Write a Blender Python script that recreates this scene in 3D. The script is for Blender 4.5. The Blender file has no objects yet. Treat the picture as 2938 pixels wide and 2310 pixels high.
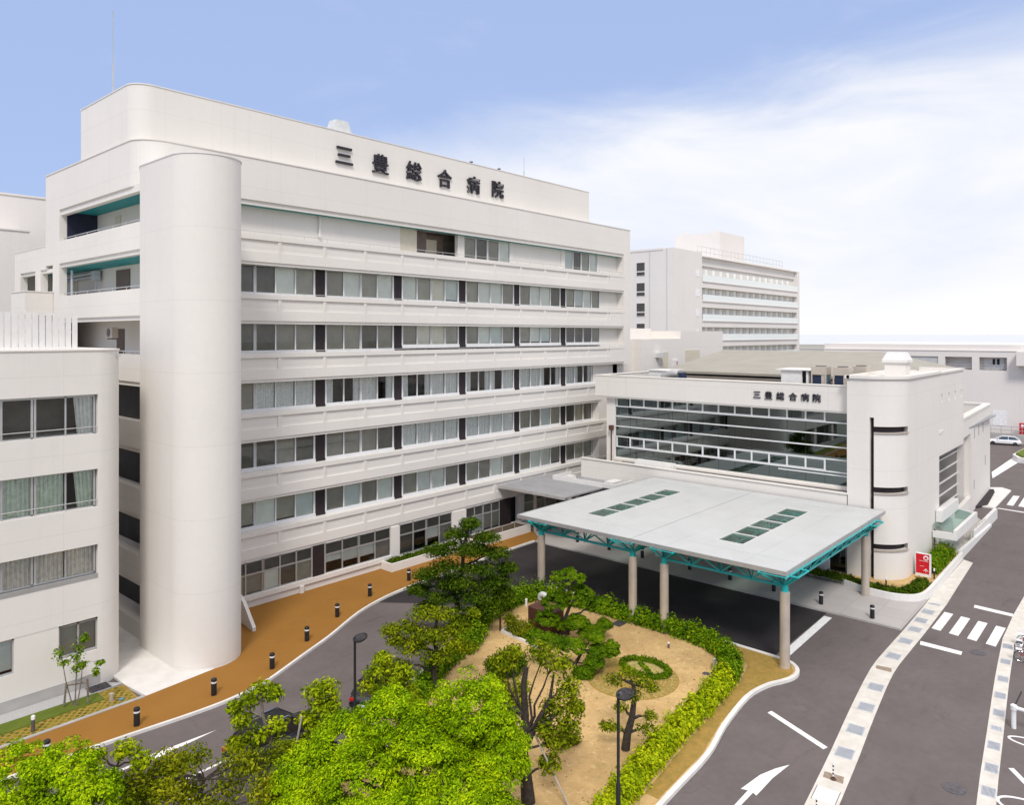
import bpy, math, random
import numpy as np
from mathutils import Vector, Matrix
R = math.radians
SC = bpy.context.scene
COL = SC.collection
rnd = random.Random(7)
nr = np.random.default_rng(11)

# ------------------------------------------------------------------ camera
YAW = 41.62
cam = bpy.data.cameras.new("camera"); co = bpy.data.objects.new("camera", cam); COL.objects.link(co)
co.location = (0, 0, 18.5); co.rotation_euler = (R(90), 0, R(YAW - 90))
cam.sensor_width = 36; cam.lens = 26.0; cam.shift_y = -0.0665; cam.clip_end = 60000; cam.clip_start = 0.5
SC.camera = co

# ------------------------------------------------------------------ world, sun, exposure
SUN_AZ = Vector((-0.70, -0.60, 0)).normalized(); SUN_EL = R(48)
W = bpy.data.worlds.new("World"); SC.world = W; W.use_nodes = True
wt = W.node_tree; wt.nodes.clear()
def wn(t, **k):
    n = wt.nodes.new(t)
    for a, b in k.items(): setattr(n, a, b)
    return n
def wm(op, a, b=None, c=None, clamp=False):
    n = wn('ShaderNodeMath', operation=op, use_clamp=clamp)
    for i, x in enumerate((a, b, c)):
        if x is None: continue
        if isinstance(x, (int, float)): n.inputs[i].default_value = x
        else: wt.links.new(x, n.inputs[i])
    return n.outputs[0]
sky = wn('ShaderNodeTexSky', sky_type='NISHITA', sun_disc=False)
sky.sun_elevation = SUN_EL; sky.sun_rotation = math.atan2(SUN_AZ.x, SUN_AZ.y); sky.air_density = 1.0; sky.dust_density = 0.6; sky.ozone_density = 2.0
tc = wn('ShaderNodeTexCoord'); sp = wn('ShaderNodeSeparateXYZ'); wt.links.new(tc.outputs['Generated'], sp.inputs[0])
dx, dy, dz = sp.outputs
ca, sa = math.cos(R(YAW)), math.sin(R(YAW))
side = wm('ADD', wm('MULTIPLY', dx, sa), wm('MULTIPLY', dy, -ca))      # a fixed compass direction: the cloud bank lies to the south-east
elv = wm('ARCSINE', dz)
# streaky cloud noise, stretched along the horizon
mp = wn('ShaderNodeMapping'); mp.inputs['Scale'].default_value = (2.2, 2.2, 7.5); mp.inputs['Rotation'].default_value = (R(6), R(-9), 0)
wt.links.new(tc.outputs['Generated'], mp.inputs[0])
nz = wn('ShaderNodeTexNoise'); nz.inputs['Scale'].default_value = 1.5; nz.inputs['Detail'].default_value = 8; nz.inputs['Roughness'].default_value = 0.56; nz.inputs['Distortion'].default_value = 0.5
wt.links.new(mp.outputs[0], nz.inputs['Vector'])
noi = wm('SUBTRACT', nz.outputs['Fac'], 0.5)
# cloud top elevation (rad) as a function of the compass direction
top = wm('ADD', wm('MULTIPLY', side, 0.09), 0.268)
top = wm('SUBTRACT', top, wm('MULTIPLY', wm('MAXIMUM', wm('SUBTRACT', -0.06, side), 0), 0.55))
fac = wm('DIVIDE', wm('SUBTRACT', wm('ADD', top, wm('MULTIPLY', noi, 0.15)), elv), 0.15)
cloud = wm('ADD', fac, 0.5, clamp=True)
# high overcast deck overhead
deck = wm('DIVIDE', wm('SUBTRACT', elv, 0.50), 0.35, clamp=True)
def ramp01(x):
    n = wn('ShaderNodeMapRange', interpolation_type='SMOOTHSTEP'); wt.links.new(x, n.inputs[0]); return n.outputs[0]
cloud = ramp01(cloud); deck = ramp01(deck)
def mixc(f, a, b):
    n = wn('ShaderNodeMix', data_type='RGBA')
    wt.links.new(f, n.inputs[0])
    for i, x in ((6, a), (7, b)):
        if isinstance(x, tuple): n.inputs[i].default_value = (*x, 1)
        else: wt.links.new(x, n.inputs[i])
    return n.outputs[2]
skm = wn('ShaderNodeMix', data_type='RGBA', blend_type='MULTIPLY'); skm.inputs[0].default_value = 1
wt.links.new(sky.outputs[0], skm.inputs[6]); skm.inputs[7].default_value = (0.62, 0.62, 0.62, 1)
blue = mixc(wm('MULTIPLY', wm('ADD', noi, 0.5), 0.0), skm.outputs[2], (4.3, 5.9, 9.6))
bl2 = wn('ShaderNodeMix', data_type='RGBA'); bl2.inputs[0].default_value = 0.72
wt.links.new(skm.outputs[2], bl2.inputs[6]); bl2.inputs[7].default_value = (4.3, 5.55, 8.8, 1)
wisp = wm('MULTIPLY', wm('MAXIMUM', wm('SUBTRACT', nz.outputs['Fac'], 0.52), 0), 0.8, clamp=True)
blue = mixc(wisp, bl2.outputs[2], (7.2, 7.7, 9.2))
cshade = wm('MULTIPLY', wm('SUBTRACT', 0.62, nz.outputs['Fac']), 2.2, clamp=True)
cwhite = mixc(cshade, (8.2, 8.25, 8.5), (6.1, 6.75, 8.2))
horiz = wm('SUBTRACT', 1.0, wm('DIVIDE', elv, 0.10), clamp=True)
cwhite = mixc(horiz, cwhite, (8.5, 8.45, 8.4))
c1 = mixc(cloud, blue, cwhite)
c2 = mixc(deck, c1, (12.0, 11.5, 11.2))
bg = wn('ShaderNodeBackground'); bg.inputs[1].default_value = 0.09
wt.links.new(c2, bg.inputs[0])
wo = wn('ShaderNodeOutputWorld'); wt.links.new(bg.outputs[0], wo.inputs[0])
sl = bpy.data.lights.new("sun", 'SUN'); sl.energy = 1.75; sl.angle = R(13); sl.color = (1, 0.955, 0.9)
so = bpy.data.objects.new("sun", sl); COL.objects.link(so)
sd = SUN_AZ * math.cos(SUN_EL) + Vector((0, 0, math.sin(SUN_EL)))
so.rotation_euler = (-sd).to_track_quat('-Z', 'Y').to_euler(); so.location = sd * 200
SC.view_settings.view_transform = 'Standard'; SC.view_settings.look = 'None'; SC.view_settings.gamma = 1
SC.view_settings.exposure = 0.41
SC.cycles.max_bounces = 8; SC.cycles.diffuse_bounces = 4; SC.cycles.transparent_max_bounces = 12
try: SC.cycles.use_denoising = True
except Exception: pass

# ------------------------------------------------------------------ materials
MAT = {}
class NT:
    def __init__(s, name):
        s.m = bpy.data.materials.new(name); s.m.use_nodes = True; s.t = s.m.node_tree
        s.b = s.t.nodes['Principled BSDF']; s.out = s.t.nodes['Material Output']; MAT[name] = s.m
    def n(s, t, **k):
        x = s.t.nodes.new(t)
        for a, b in k.items(): setattr(x, a, b)
        return x
    def l(s, a, b): s.t.links.new(a, b)
    def math(s, op, a, b=None, c=None, clamp=False):
        x = s.n('ShaderNodeMath', operation=op, use_clamp=clamp)
        for i, v in enumerate((a, b, c)):
            if v is None: continue
            if isinstance(v, (int, float)): x.inputs[i].default_value = v
            else: s.l(v, x.inputs[i])
        return x.outputs[0]
    def pos(s, scale=(1, 1, 1)):
        g = s.n('ShaderNodeNewGeometry'); mp = s.n('ShaderNodeMapping'); mp.inputs['Scale'].default_value = scale
        s.l(g.outputs['Position'], mp.inputs[0]); return mp.outputs[0]
    def noise(s, scale, detail=4, rough=.55, sc=(1, 1, 1), dist=0):
        x = s.n('ShaderNodeTexNoise'); x.inputs['Scale'].default_value = scale; x.inputs['Detail'].default_value = detail
        x.inputs['Roughness'].default_value = rough; x.inputs['Distortion'].default_value = dist
        s.l(s.pos(sc), x.inputs['Vector']); return x.outputs['Fac']
    def mix(s, f, a, b, mode='MIX'):
        x = s.n('ShaderNodeMix', data_type='RGBA', blend_type=mode)
        if isinstance(f, (int, float)): x.inputs[0].default_value = f
        else: s.l(f, x.inputs[0])
        for i, v in ((6, a), (7, b)):
            if isinstance(v, tuple): x.inputs[i].default_value = (*v, 1)
            else: s.l(v, x.inputs[i])
        return x.outputs[2]
    def rng(s, f, a, b, c=0., d=1.):
        x = s.n('ShaderNodeMapRange'); s.l(f, x.inputs[0])
        for i, v in enumerate((a, b, c, d)): x.inputs[i + 1].default_value = v
        return x.outputs[0]
    def col(s, c):
        if isinstance(c, tuple): s.b.inputs['Base Color'].default_value = (*c, 1)
        else: s.l(c, s.b.inputs['Base Color'])
    def set(s, rough=.6, metal=0, spec=.5):
        s.b.inputs['Roughness'].default_value = rough; s.b.inputs['Metallic'].default_value = metal
        s.b.inputs['Specular IOR Level'].default_value = spec; return s
    def bump(s, h, strength=.3, dist=.02):
        x = s.n('ShaderNodeBump'); x.inputs['Strength'].default_value = strength; x.inputs['Distance'].default_value = dist
        s.l(h, x.inputs['Height']); s.l(x.outputs[0], s.b.inputs['Normal'])

def simple(name, c, rough=.6, metal=0, var=.12, scale=2.5, spec=.4, bump=0):
    m = NT(name).set(rough, metal, spec)
    f = m.noise(scale, 4)
    m.col(m.mix(m.rng(f, .3, .7), tuple(x * (1 - var) for x in c), tuple(min(1, x * (1 + var)) for x in c)))
    if bump: m.bump(m.noise(scale * 12, 3), bump)
    return m.m

def wallmat(name, c, zoff=.28, zstep=4.02, xstep=7.36, xoff=1.95, jd=.89):
    m = NT(name).set(.75, 0, .25)
    g = m.n('ShaderNodeNewGeometry'); sx = m.n('ShaderNodeSeparateXYZ'); m.l(g.outputs['Position'], sx.inputs[0])
    sn = m.n('ShaderNodeSeparateXYZ'); m.l(g.outputs['Normal'], sn.inputs[0])
    def line(v, off, step, w):
        fr = m.math('FRACT', m.math('DIVIDE', m.math('SUBTRACT', v, off), step))
        return m.math('LESS_THAN', fr, w / step)
    lz = line(sx.outputs[2], zoff, zstep, .028)
    facey = m.math('GREATER_THAN', m.math('ABSOLUTE', sn.outputs[1]), .9)
    facex = m.math('GREATER_THAN', m.math('ABSOLUTE', sn.outputs[0]), .9)
    lx = m.math('MULTIPLY', line(sx.outputs[0], xoff, xstep / 2, .022), facey)
    ly = m.math('MULTIPLY', line(sx.outputs[1], 1.2, 6.2, .022), facex)
    notup = m.math('LESS_THAN', m.math('ABSOLUTE', sn.outputs[2]), .5)
    j = m.math('MULTIPLY', m.math('MAXIMUM', lz, m.math('MAXIMUM', lx, ly)), notup)
    big = m.noise(.16, 4); fine = m.noise(3.0, 5, .6)
    stk = m.noise(1.0, 5, .65, (1.6, 1.6, .07))
    k = m.math('ADD', m.rng(big, .3, .7, .965, 1.02), m.rng(fine, .3, .7, -.012, .012))
    k = m.math('SUBTRACT', k, m.rng(stk, .56, .8, 0, .055))
    k = m.math('MULTIPLY', k, m.rng(j, 0, 1, 1, jd))
    x = m.n('ShaderNodeMix', data_type='RGBA', blend_type='MULTIPLY'); x.inputs[0].default_value = 1
    x.inputs[6].default_value = (*c, 1)
    cc = m.n('ShaderNodeCombineColor'); [m.l(k, cc.inputs[i]) for i in range(3)]
    m.l(cc.outputs[0], x.inputs[7]); m.col(x.outputs[2])
    m.bump(m.noise(60, 2), .06, .01)
    return m.m

wallmat('wall_paint', (.745, .71, .66))
wallmat('wing_paint', (.745, .71, .66), zoff=.05, zstep=2.78, xstep=8, xoff=.7, jd=.86)
wallmat('annex_paint', (.735, .695, .655), zoff=.2, zstep=1.02, xstep=8, xoff=.7, jd=.87)
wallmat('far_paint', (.755, .715, .675), zoff=.2, zstep=3.1, xstep=12, xoff=.7, jd=.95)
simple('trim_white', (.74, .725, .70), .55, var=.04)
simple('soffit_teal', (.02, .27, .29), .6, var=.08)
simple('navy_paint', (.02, .022, .05), .6)
simple('interior', (.16, .14, .12), .8, var=.3, scale=.8)
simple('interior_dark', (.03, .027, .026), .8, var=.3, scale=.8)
simple('alu', (.55, .55, .55), .38, .6, var=.06)
simple('alu_white', (.72, .72, .72), .4, 0, var=.04)
simple('vent_dark', (.022, .014, .016), .6, var=.25, scale=6)
simple('blind_white', (.88, .90, .82), .7, var=.06, scale=1.2)
simple('blind_grey', (.48, .46, .38), .7, var=.12, scale=1.2)
simple('blind_dark', (.17, .155, .125), .7, var=.2, scale=1.2)
simple('blind_pale', (.74, .79, .74), .7, var=.06, scale=1.2)
simple('blind_cream', (.84, .80, .68), .7, var=.06, scale=1.2)
simple('blind_taupe', (.40, .37, .31), .7, var=.1, scale=1.2)
simple('curtain', (.90, .91, .87), .8, var=.12, scale=5)
simple('curtain_beige', (.88, .82, .75), .8, var=.15, scale=5)
simple('curtain_green', (.80, .86, .76), .8, var=.15, scale=5)
simple('door_cream', (.62, .57, .45), .6, var=.05)
simple('door_brown', (.13, .10, .085), .6)
simple('alcove_brown', (.20, .155, .13), .7)
simple('roof_grey', (.50, .51, .505), .5, var=.045, scale=.6)
simple('roof_lowgrey', (.31, .31, .32), .6, var=.1, scale=.7)
simple('roof_dark', (.07, .065, .06), .7, var=.3)
simple('concrete', (.42, .40, .38), .85, var=.12, scale=1.1, bump=.1)
simple('concrete_pale', (.70, .675, .64), .85, var=.09, scale=1.0, bump=.1)
simple('teal_steel', (.008, .37, .365), .35, 0, var=.08, spec=.5)
simple('steel_beige', (.56, .485, .41), .32, .35, var=.08, scale=1.5)
simple('black_rubber', (.022, .021, .023), .6)
simple('bollard_dark', (.018, .017, .02), .45)
simple('white_plastic', (.80, .80, .80), .4)
simple('paint_white', (.78, .77, .76), .7, var=.10, scale=4)
simple('red_sign', (.58, .010, .022), .45, var=.02)
simple('brown_stone', (.085, .032, .022), .5, var=.25, scale=2)
simple('corten', (.10, .045, .03), .7)
simple('bark', (.045, .035, .028), .9, var=.5, scale=8, bump=.5)
simple('bark_pale', (.20, .165, .13), .9, var=.45, scale=7, bump=.5)
simple('stake', (.42, .37, .31), .8)
simple('soil', (.10, .07, .045), .95, var=.35, scale=3)
simple('planter_dark', (.035, .03, .03), .9, var=.3)
simple('iron', (.13, .12, .125), .55, .5, var=.3, scale=6)
simple('grate_steel', (.52, .55, .60), .5, .1, var=.1)
simple('grate_rust', (.30, .23, .17), .7, 0, var=.2, scale=6)
simple('car_white', (.80, .80, .80), .2, 0, var=.01, spec=.6)
simple('car_black', (.012, .013, .016), .15, 0, var=.01, spec=.7)
simple('chrome', (.65, .65, .66), .15, 1, var=.02)
simple('lamp_red', (.45, .02, .015), .25)
simple('lamp_clear', (.7, .72, .72), .15)
simple('lamp_amber', (.7, .25, .03), .25)
simple('ac_beige', (.50, .44, .37), .5, var=.06)
simple('ac_blue', (.018, .03, .07), .4)
simple('ac_bluelight', (.12, .22, .29), .4)
simple('sign_black', (.022, .018, .026), .5)
simple('stone_white', (.56, .57, .56), .6, var=.1)
simple('tin_roof', (.34, .315, .26), .6, var=.07, scale=.5)
simple('ochre_frame', (.30, .165, .055), .8)
simple('portal_glass', (.075, .066, .062), .3, var=.1, spec=.5)
simple('pink', (.6, .05, .3), .6)

m = NT('asphalt').set(.85, 0, .3)                       # worn road surface
g1 = m.noise(90, 2, .7); g2 = m.noise(.35, 5, .6); g3 = m.noise(2.3, 5, .6); g4 = m.noise(.9, 4, .6, (.25, 1.4, 1))
k = m.math('ADD', m.rng(g1, .3, .7, -.2, .2), m.math('ADD', m.rng(g2, .3, .7, -.11, .11), m.rng(g3, .3, .7, -.06, .06)))
k = m.math('ADD', k, m.rng(g4, .60, .72, 0, -.16)); k = m.math('ADD', k, 1.0)
vo = m.n('ShaderNodeTexVoronoi', feature='DISTANCE_TO_EDGE'); vo.inputs['Scale'].default_value = .22; mpv = m.n('ShaderNodeMapping'); gv = m.n('ShaderNodeNewGeometry')
wv = m.n('ShaderNodeTexNoise'); wv.inputs['Scale'].default_value = 1.2; wv.inputs['Detail'].default_value = 5; m.l(gv.outputs['Position'], wv.inputs['Vector'])
av = m.n('ShaderNodeMix', data_type='RGBA', blend_type='ADD'); av.inputs[0].default_value = 1.4; m.l(gv.outputs['Position'], av.inputs[6]); m.l(wv.outputs['Color'], av.inputs[7]); m.l(av.outputs[2], vo.inputs['Vector'])
crk = m.math('MULTIPLY', m.math('LESS_THAN', vo.outputs['Distance'], .006), m.math('GREATER_THAN', g2, .52))
spot = m.rng(m.noise(1.1, 2, .5), .70, .78, 0, .10)
k = m.math('SUBTRACT', m.math('SUBTRACT', k, m.math('MULTIPLY', crk, .11)), spot)
cc = m.n('ShaderNodeCombineColor'); [m.l(m.math('MULTIPLY', k, v), cc.inputs[i]) for i, v in enumerate((.134, .113, .109))]
m.col(cc.outputs[0]); m.bump(g1, .35, .01)
m = NT('asphalt_shaded').set(.8, 0, .35)                    # near-black drop-off lane: canopy shade put into the asphalt colour
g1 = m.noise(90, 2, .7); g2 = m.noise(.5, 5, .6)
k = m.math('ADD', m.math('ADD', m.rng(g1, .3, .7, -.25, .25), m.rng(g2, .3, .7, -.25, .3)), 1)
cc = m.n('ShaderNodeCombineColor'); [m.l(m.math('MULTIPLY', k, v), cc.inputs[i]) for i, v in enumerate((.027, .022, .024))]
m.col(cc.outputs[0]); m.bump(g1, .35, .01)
m = NT('orange_paving').set(.9, 0, .2)
g1 = m.noise(70, 2, .7); g2 = m.noise(.4, 5, .6)
m.col(m.mix(m.math('ADD', m.math('MULTIPLY', g1, .6), m.math('MULTIPLY', g2, .4)), (.20, .088, .015), (.38, .185, .04))); m.bump(g1, .4, .01)
m = NT('sand').set(.95, 0, .15)
g1 = m.noise(.35, 6, .62, dist=.4); g2 = m.noise(7, 5, .7); g3 = m.noise(60, 2, .7)
c = m.mix(m.rng(g1, .35, .65), (.40, .25, .10), (.61, .41, .175))
c = m.mix(m.rng(g2, .52, .75, 0, .6), c, (.28, .17, .07)); c = m.mix(m.rng(m.noise(.8, 6, .7, dist=.8), .56, .70, 0, .65), c, (.30, .22, .07)); c = m.mix(m.rng(g3, .3, .7, 0, .35), c, (.74, .55, .30))
c = m.mix(m.rng(m.noise(2.2, 6, .7, dist=1.2), .50, .66, 0, .38), c, (.34, .215, .095)); c = m.mix(m.rng(m.noise(3.1, 5, .65, dist=.6), .58, .70, 0, .5), c, (.80, .62, .37))
m.col(c); m.bump(m.noise(2.2, 6, .7, dist=1.2), .7, .08)
m = NT('dry_grass').set(.95, 0, .15)
g1 = m.noise(3, 6, .7); g2 = m.noise(24, 4, .7)
c = m.mix(m.rng(g1, .35, .65), (.42, .255, .07), (.24, .19, .045)); c = m.mix(m.rng(g2, .4, .7, 0, .7), c, (.38, .23, .06))
m.col(c); m.bump(g2, .8, .04)
m = NT('lawn').set(.9, 0, .2)
g1 = m.noise(1.5, 5, .7); g2 = m.noise(40, 4, .7)
c = m.mix(m.rng(g1, .3, .7), (.075, .12, .012), (.13, .17, .02)); c = m.mix(m.rng(g2, .4, .7, 0, .6), c, (.19, .23, .035))
m.col(c); m.bump(g2, .8, .03)
m = NT('tile_paving').set(.85, 0, .25)                   # pale pavement slabs
br = m.n('ShaderNodeTexBrick'); br.inputs['Scale'].default_value = 1; br.offset = 0
br.inputs['Brick Width'].default_value = 1.8; br.inputs['Row Height'].default_value = 1.8; br.inputs['Mortar Size'].default_value = .012
br.inputs['Color1'].default_value = (.43, .40, .385, 1); br.inputs['Color2'].default_value = (.47, .44, .42, 1); br.inputs['Mortar'].default_value = (.30, .28, .27, 1)
m.l(m.pos(), br.inputs['Vector'])
m.col(m.mix(m.rng(m.noise(.8, 5), .3, .7, 0, .35), br.outputs[0], (.38, .355, .34)))
m = NT('strip_concrete').set(.85, 0, .2)
f = m.noise(1.6, 5, .6); m.col(m.mix(m.rng(f, .3, .7), (.56, .52, .46), (.68, .65, .60)))
m = NT('ground').set(.95, 0, .1); f = m.noise(.02, 5); m.col(m.mix(m.rng(f, .35, .65), (.26, .25, .22), (.34, .33, .30)))
m = NT('gravel').set(.95, 0, .2); f = m.noise(25, 3, .7); m.col(m.mix(f, (.28, .28, .27), (.62, .61, .60))); m.bump(f, .8, .03)
m = NT('sea').set(.6, 0, .3); f = m.noise(.02, 5, .6, (.4, 1, 1)); m.col(m.mix(f, (.50, .52, .545), (.64, .655, .67)))
m = NT('glass')                                          # window glazing: mostly clear, reflecting at grazing angles
t = m.n('ShaderNodeBsdfTransparent'); t.inputs[0].default_value = (.96, .98, .97, 1)
gl = m.n('ShaderNodeBsdfGlossy'); gl.inputs['Roughness'].default_value = .02
fr = m.n('ShaderNodeFresnel'); fr.inputs[0].default_value = 1.5
mx = m.n('ShaderNodeMixShader'); m.l(m.math('ADD', m.math('MULTIPLY', fr.outputs[0], .9), .02), mx.inputs[0]); m.l(t.outputs[0], mx.inputs[1]); m.l(gl.outputs[0], mx.inputs[2]); m.l(mx.outputs[0], m.out.inputs[0])
m = NT('glass_dark')                                     # tinted curtain-wall glass
t = m.n('ShaderNodeBsdfTransparent'); t.inputs[0].default_value = (.30, .35, .33, 1)
gl = m.n('ShaderNodeBsdfGlossy'); gl.inputs['Roughness'].default_value = .015; gl.inputs[0].default_value = (.62, .72, .72, 1)
fr = m.n('ShaderNodeFresnel'); fr.inputs[0].default_value = 1.55
mx = m.n('ShaderNodeMixShader'); m.l(m.math('ADD', m.math('MULTIPLY', fr.outputs[0], 1.3), .18), mx.inputs[0]); m.l(t.outputs[0], mx.inputs[1]); m.l(gl.outputs[0], mx.inputs[2]); m.l(mx.outputs[0], m.out.inputs[0])
m = NT('glass_frost')                                    # translucent balcony glass
t = m.n('ShaderNodeBsdfTransparent'); t.inputs[0].default_value = (.8, .9, .85, 1)
d = m.n('ShaderNodeBsdfDiffuse'); d.inputs[0].default_value = (.86, .89, .87, 1)
mx = m.n('ShaderNodeMixShader'); mx.inputs[0].default_value = .92; m.l(t.outputs[0], mx.inputs[1]); m.l(d.outputs[0], mx.inputs[2]); m.l(mx.outputs[0], m.out.inputs[0])
m = NT('glass_green')
t = m.n('ShaderNodeBsdfTransparent'); t.inputs[0].default_value = (.55, .74, .66, 1)
d = m.n('ShaderNodeBsdfDiffuse'); d.inputs[0].default_value = (.30, .42, .37, 1)
gl = m.n('ShaderNodeBsdfGlossy'); gl.inputs['Roughness'].default_value = .05
mx = m.n('ShaderNodeMixShader'); mx.inputs[0].default_value = .22; m.l(t.outputs[0], mx.inputs[1]); m.l(d.outputs[0], mx.inputs[2])
m2 = m.n('ShaderNodeMixShader'); m2.inputs[0].default_value = .12; m.l(mx.outputs[0], m2.inputs[1]); m.l(gl.outputs[0], m2.inputs[2]); m.l(m2.outputs[0], m.out.inputs[0])
simple('thin_grass', (.36, .29, .10), .95, var=.35, scale=6)
def leafmat(name, dark, mid, light, tr=.18, sc=.9):
    m = NT(name).set(.5, 0, .3)
    m.set(.75, 0, .06); g = m.n('ShaderNodeNewGeometry'); r = g.outputs['Random Per Island']
    f = m.math('ADD', m.math('MULTIPLY', r, .55), m.math('MULTIPLY', m.rng(m.noise(sc, 3), .3, .7), .45))
    cr = m.n('ShaderNodeValToRGB'); e = cr.color_ramp.elements
    e[0].position = .1; e[0].color = (*dark, 1); e[1].position = .9; e[1].color = (*light, 1)
    x = cr.color_ramp.elements.new(.5); x.color = (*mid, 1)
    m.l(f, cr.inputs[0]); m.col(cr.outputs[0])
    tl = m.n('ShaderNodeBsdfTranslucent'); m.l(cr.outputs[0], tl.inputs[0])
    mx = m.n('ShaderNodeMixShader'); mx.inputs[0].default_value = tr
    m.l(m.b.outputs[0], mx.inputs[1]); m.l(tl.outputs[0], mx.inputs[2]); m.l(mx.outputs[0], m.out.inputs[0])
leafmat('leaf_bright', (.06, .12, .001), (.23, .39, .002), (.55, .67, .006))
leafmat('leaf_olive', (.06, .09, .003), (.17, .21, .005), (.38, .37, .012))
leafmat('leaf_yellow', (.07, .115, .003), (.235, .32, .004), (.50, .54, .012))
leafmat('leaf_dark', (.02, .045, .003), (.055, .105, .004), (.15, .22, .008))
leafmat('leaf_pine', (.028, .075, .002), (.09, .18, .003), (.25, .36, .006), tr=.2)
leafmat('leaf_hedge', (.035, .085, .003), (.12, .235, .004), (.31, .43, .01))
leafmat('leaf_hedge_light', (.16, .24, .003), (.36, .46, .005), (.64, .63, .015))
leafmat('leaf_mid', (.05, .085, .002), (.165, .22, .004), (.42, .44, .01))
leafmat('leaf_litter', (.20, .12, .04), (.30, .20, .07), (.28, .27, .07), sc=4)
leafmat('leaf_shrub', (.06, .085, .004), (.16, .19, .006), (.32, .31, .015))

# ------------------------------------------------------------------ mesh helpers
ORI = {}
class M:
    def __init__(s): s.v = []; s.f = []; s.mi = []
    def add(s, vs, fs, m=0):
        o = len(s.v); s.v += [tuple(p) for p in vs]
        for f in fs: s.f.append([i + o for i in f]); s.mi.append(m)
        return s
    def quad(s, a, b, c, d, m=0): return s.add((a, b, c, d), ((0, 1, 2, 3),), m)
    def box(s, x0, x1, y0, y1, z0, z1, m=0):
        if x0 > x1: x0, x1 = x1, x0
        if y0 > y1: y0, y1 = y1, y0
        if z0 > z1: z0, z1 = z1, z0
        return s.add(((x0, y0, z0), (x1, y0, z0), (x1, y1, z0), (x0, y1, z0), (x0, y0, z1), (x1, y0, z1), (x1, y1, z1), (x0, y1, z1)),
                     ((0, 3, 2, 1), (4, 5, 6, 7), (0, 1, 5, 4), (1, 2, 6, 5), (2, 3, 7, 6), (3, 0, 4, 7)), m)
    def prism(s, poly, z0, z1, m=0, mtop=None):
        n = len(poly)
        A = sum(poly[i][0] * poly[(i + 1) % n][1] - poly[(i + 1) % n][0] * poly[i][1] for i in range(n))
        if A < 0: poly = poly[::-1]
        o = len(s.v); s.v += [(p[0], p[1], z0) for p in poly] + [(p[0], p[1], z1) for p in poly]
        for i in range(n):
            j = (i + 1) % n; s.f.append([o + i, o + j, o + n + j, o + n + i]); s.mi.append(m)
        s.f.append([o + n + i for i in range(n)]); s.mi.append(m if mtop is None else mtop)
        s.f.append([o + i for i in range(n)][::-1]); s.mi.append(m)
        return s
    def sheet(s, poly, z, m=0):
        n = len(poly)
        A = sum(poly[i][0] * poly[(i + 1) % n][1] - poly[(i + 1) % n][0] * poly[i][1] for i in range(n))
        if A < 0: poly = poly[::-1]
        return s.add([(p[0], p[1], z) for p in poly], [list(range(n))], m)
    def ribbon(s, pts, w, z0, z1, m=0, off=0):
        """a kerb-like strip of width w following pts (2-D), centred at offset off to the left"""
        L = []; n = len(pts)
        for i in range(n):
            a = Vector(pts[max(i - 1, 0)]); b = Vector(pts[min(i + 1, n - 1)]); d = (b - a).normalized(); nn = Vector((-d.y, d.x)); p = Vector(pts[i])
            L.append((p + nn * (off + w / 2), p + nn * (off - w / 2)))
        o = len(s.v)
        for l, r in L: s.v += [(l.x, l.y, z0), (l.x, l.y, z1), (r.x, r.y, z1), (r.x, r.y, z0)]
        for i in range(n - 1):
            a = o + 4 * i; b = a + 4
            for q in ((a, a + 1, b + 1, b), (a + 1, a + 2, b + 2, b + 1), (a + 2, a + 3, b + 3, b + 2)): s.f.append(list(q)[::-1]); s.mi.append(m)
        s.f.append([o, o + 1, o + 2, o + 3]); s.mi.append(m); e = o + 4 * (n - 1); s.f.append([e + 3, e + 2, e + 1, e]); s.mi.append(m)
        return s
    def tube(s, pts, r, n=8, m=0):
        pts = [Vector(p) for p in pts]; k = len(pts); rs = r if isinstance(r, (list, tuple)) else [r] * k
        o = len(s.v); up = Vector((0, 0, 1)); u = None
        for i in range(k):
            d = (pts[min(i + 1, k - 1)] - pts[max(i - 1, 0)]).normalized()
            if u is None: u = d.cross(up); u = Vector((1, 0, 0)) if u.length < .05 else u
            u = (u - d * u.dot(d)).normalized(); w = d.cross(u)
            for j in range(n):
                a = 2 * math.pi * j / n; p = pts[i] + (u * math.cos(a) + w * math.sin(a)) * rs[i]; s.v.append(tuple(p))
        for i in range(k - 1):
            for j in range(n):
                a = o + i * n + j; b = o + i * n + (j + 1) % n; s.f.append([a, b, b + n, a + n]); s.mi.append(m)
        s.f.append([o + j for j in range(n)][::-1]); s.mi.append(m); s.f.append([o + (k - 1) * n + j for j in range(n)]); s.mi.append(m)
        return s
    def lathe(s, prof, cx=0, cy=0, n=24, m=0):
        o = len(s.v)
        for r, z in prof:
            for j in range(n): a = 2 * math.pi * j / n; s.v.append((cx + r * math.cos(a), cy + r * math.sin(a), z))
        for i in range(len(prof) - 1):
            for j in range(n):
                a = o + i * n + j; b = o + i * n + (j + 1) % n; s.f.append([a, b, b + n, a + n]); s.mi.append(m)
        s.f.append([o + j for j in range(n)][::-1]); s.mi.append(m); e = o + (len(prof) - 1) * n; s.f.append([e + j for j in range(n)]); s.mi.append(m)
        return s
    def cyl(s, cx, cy, z0, z1, r, n=20, m=0): return s.lathe(((r, z0), (r, z1)), cx, cy, n, m)
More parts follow.
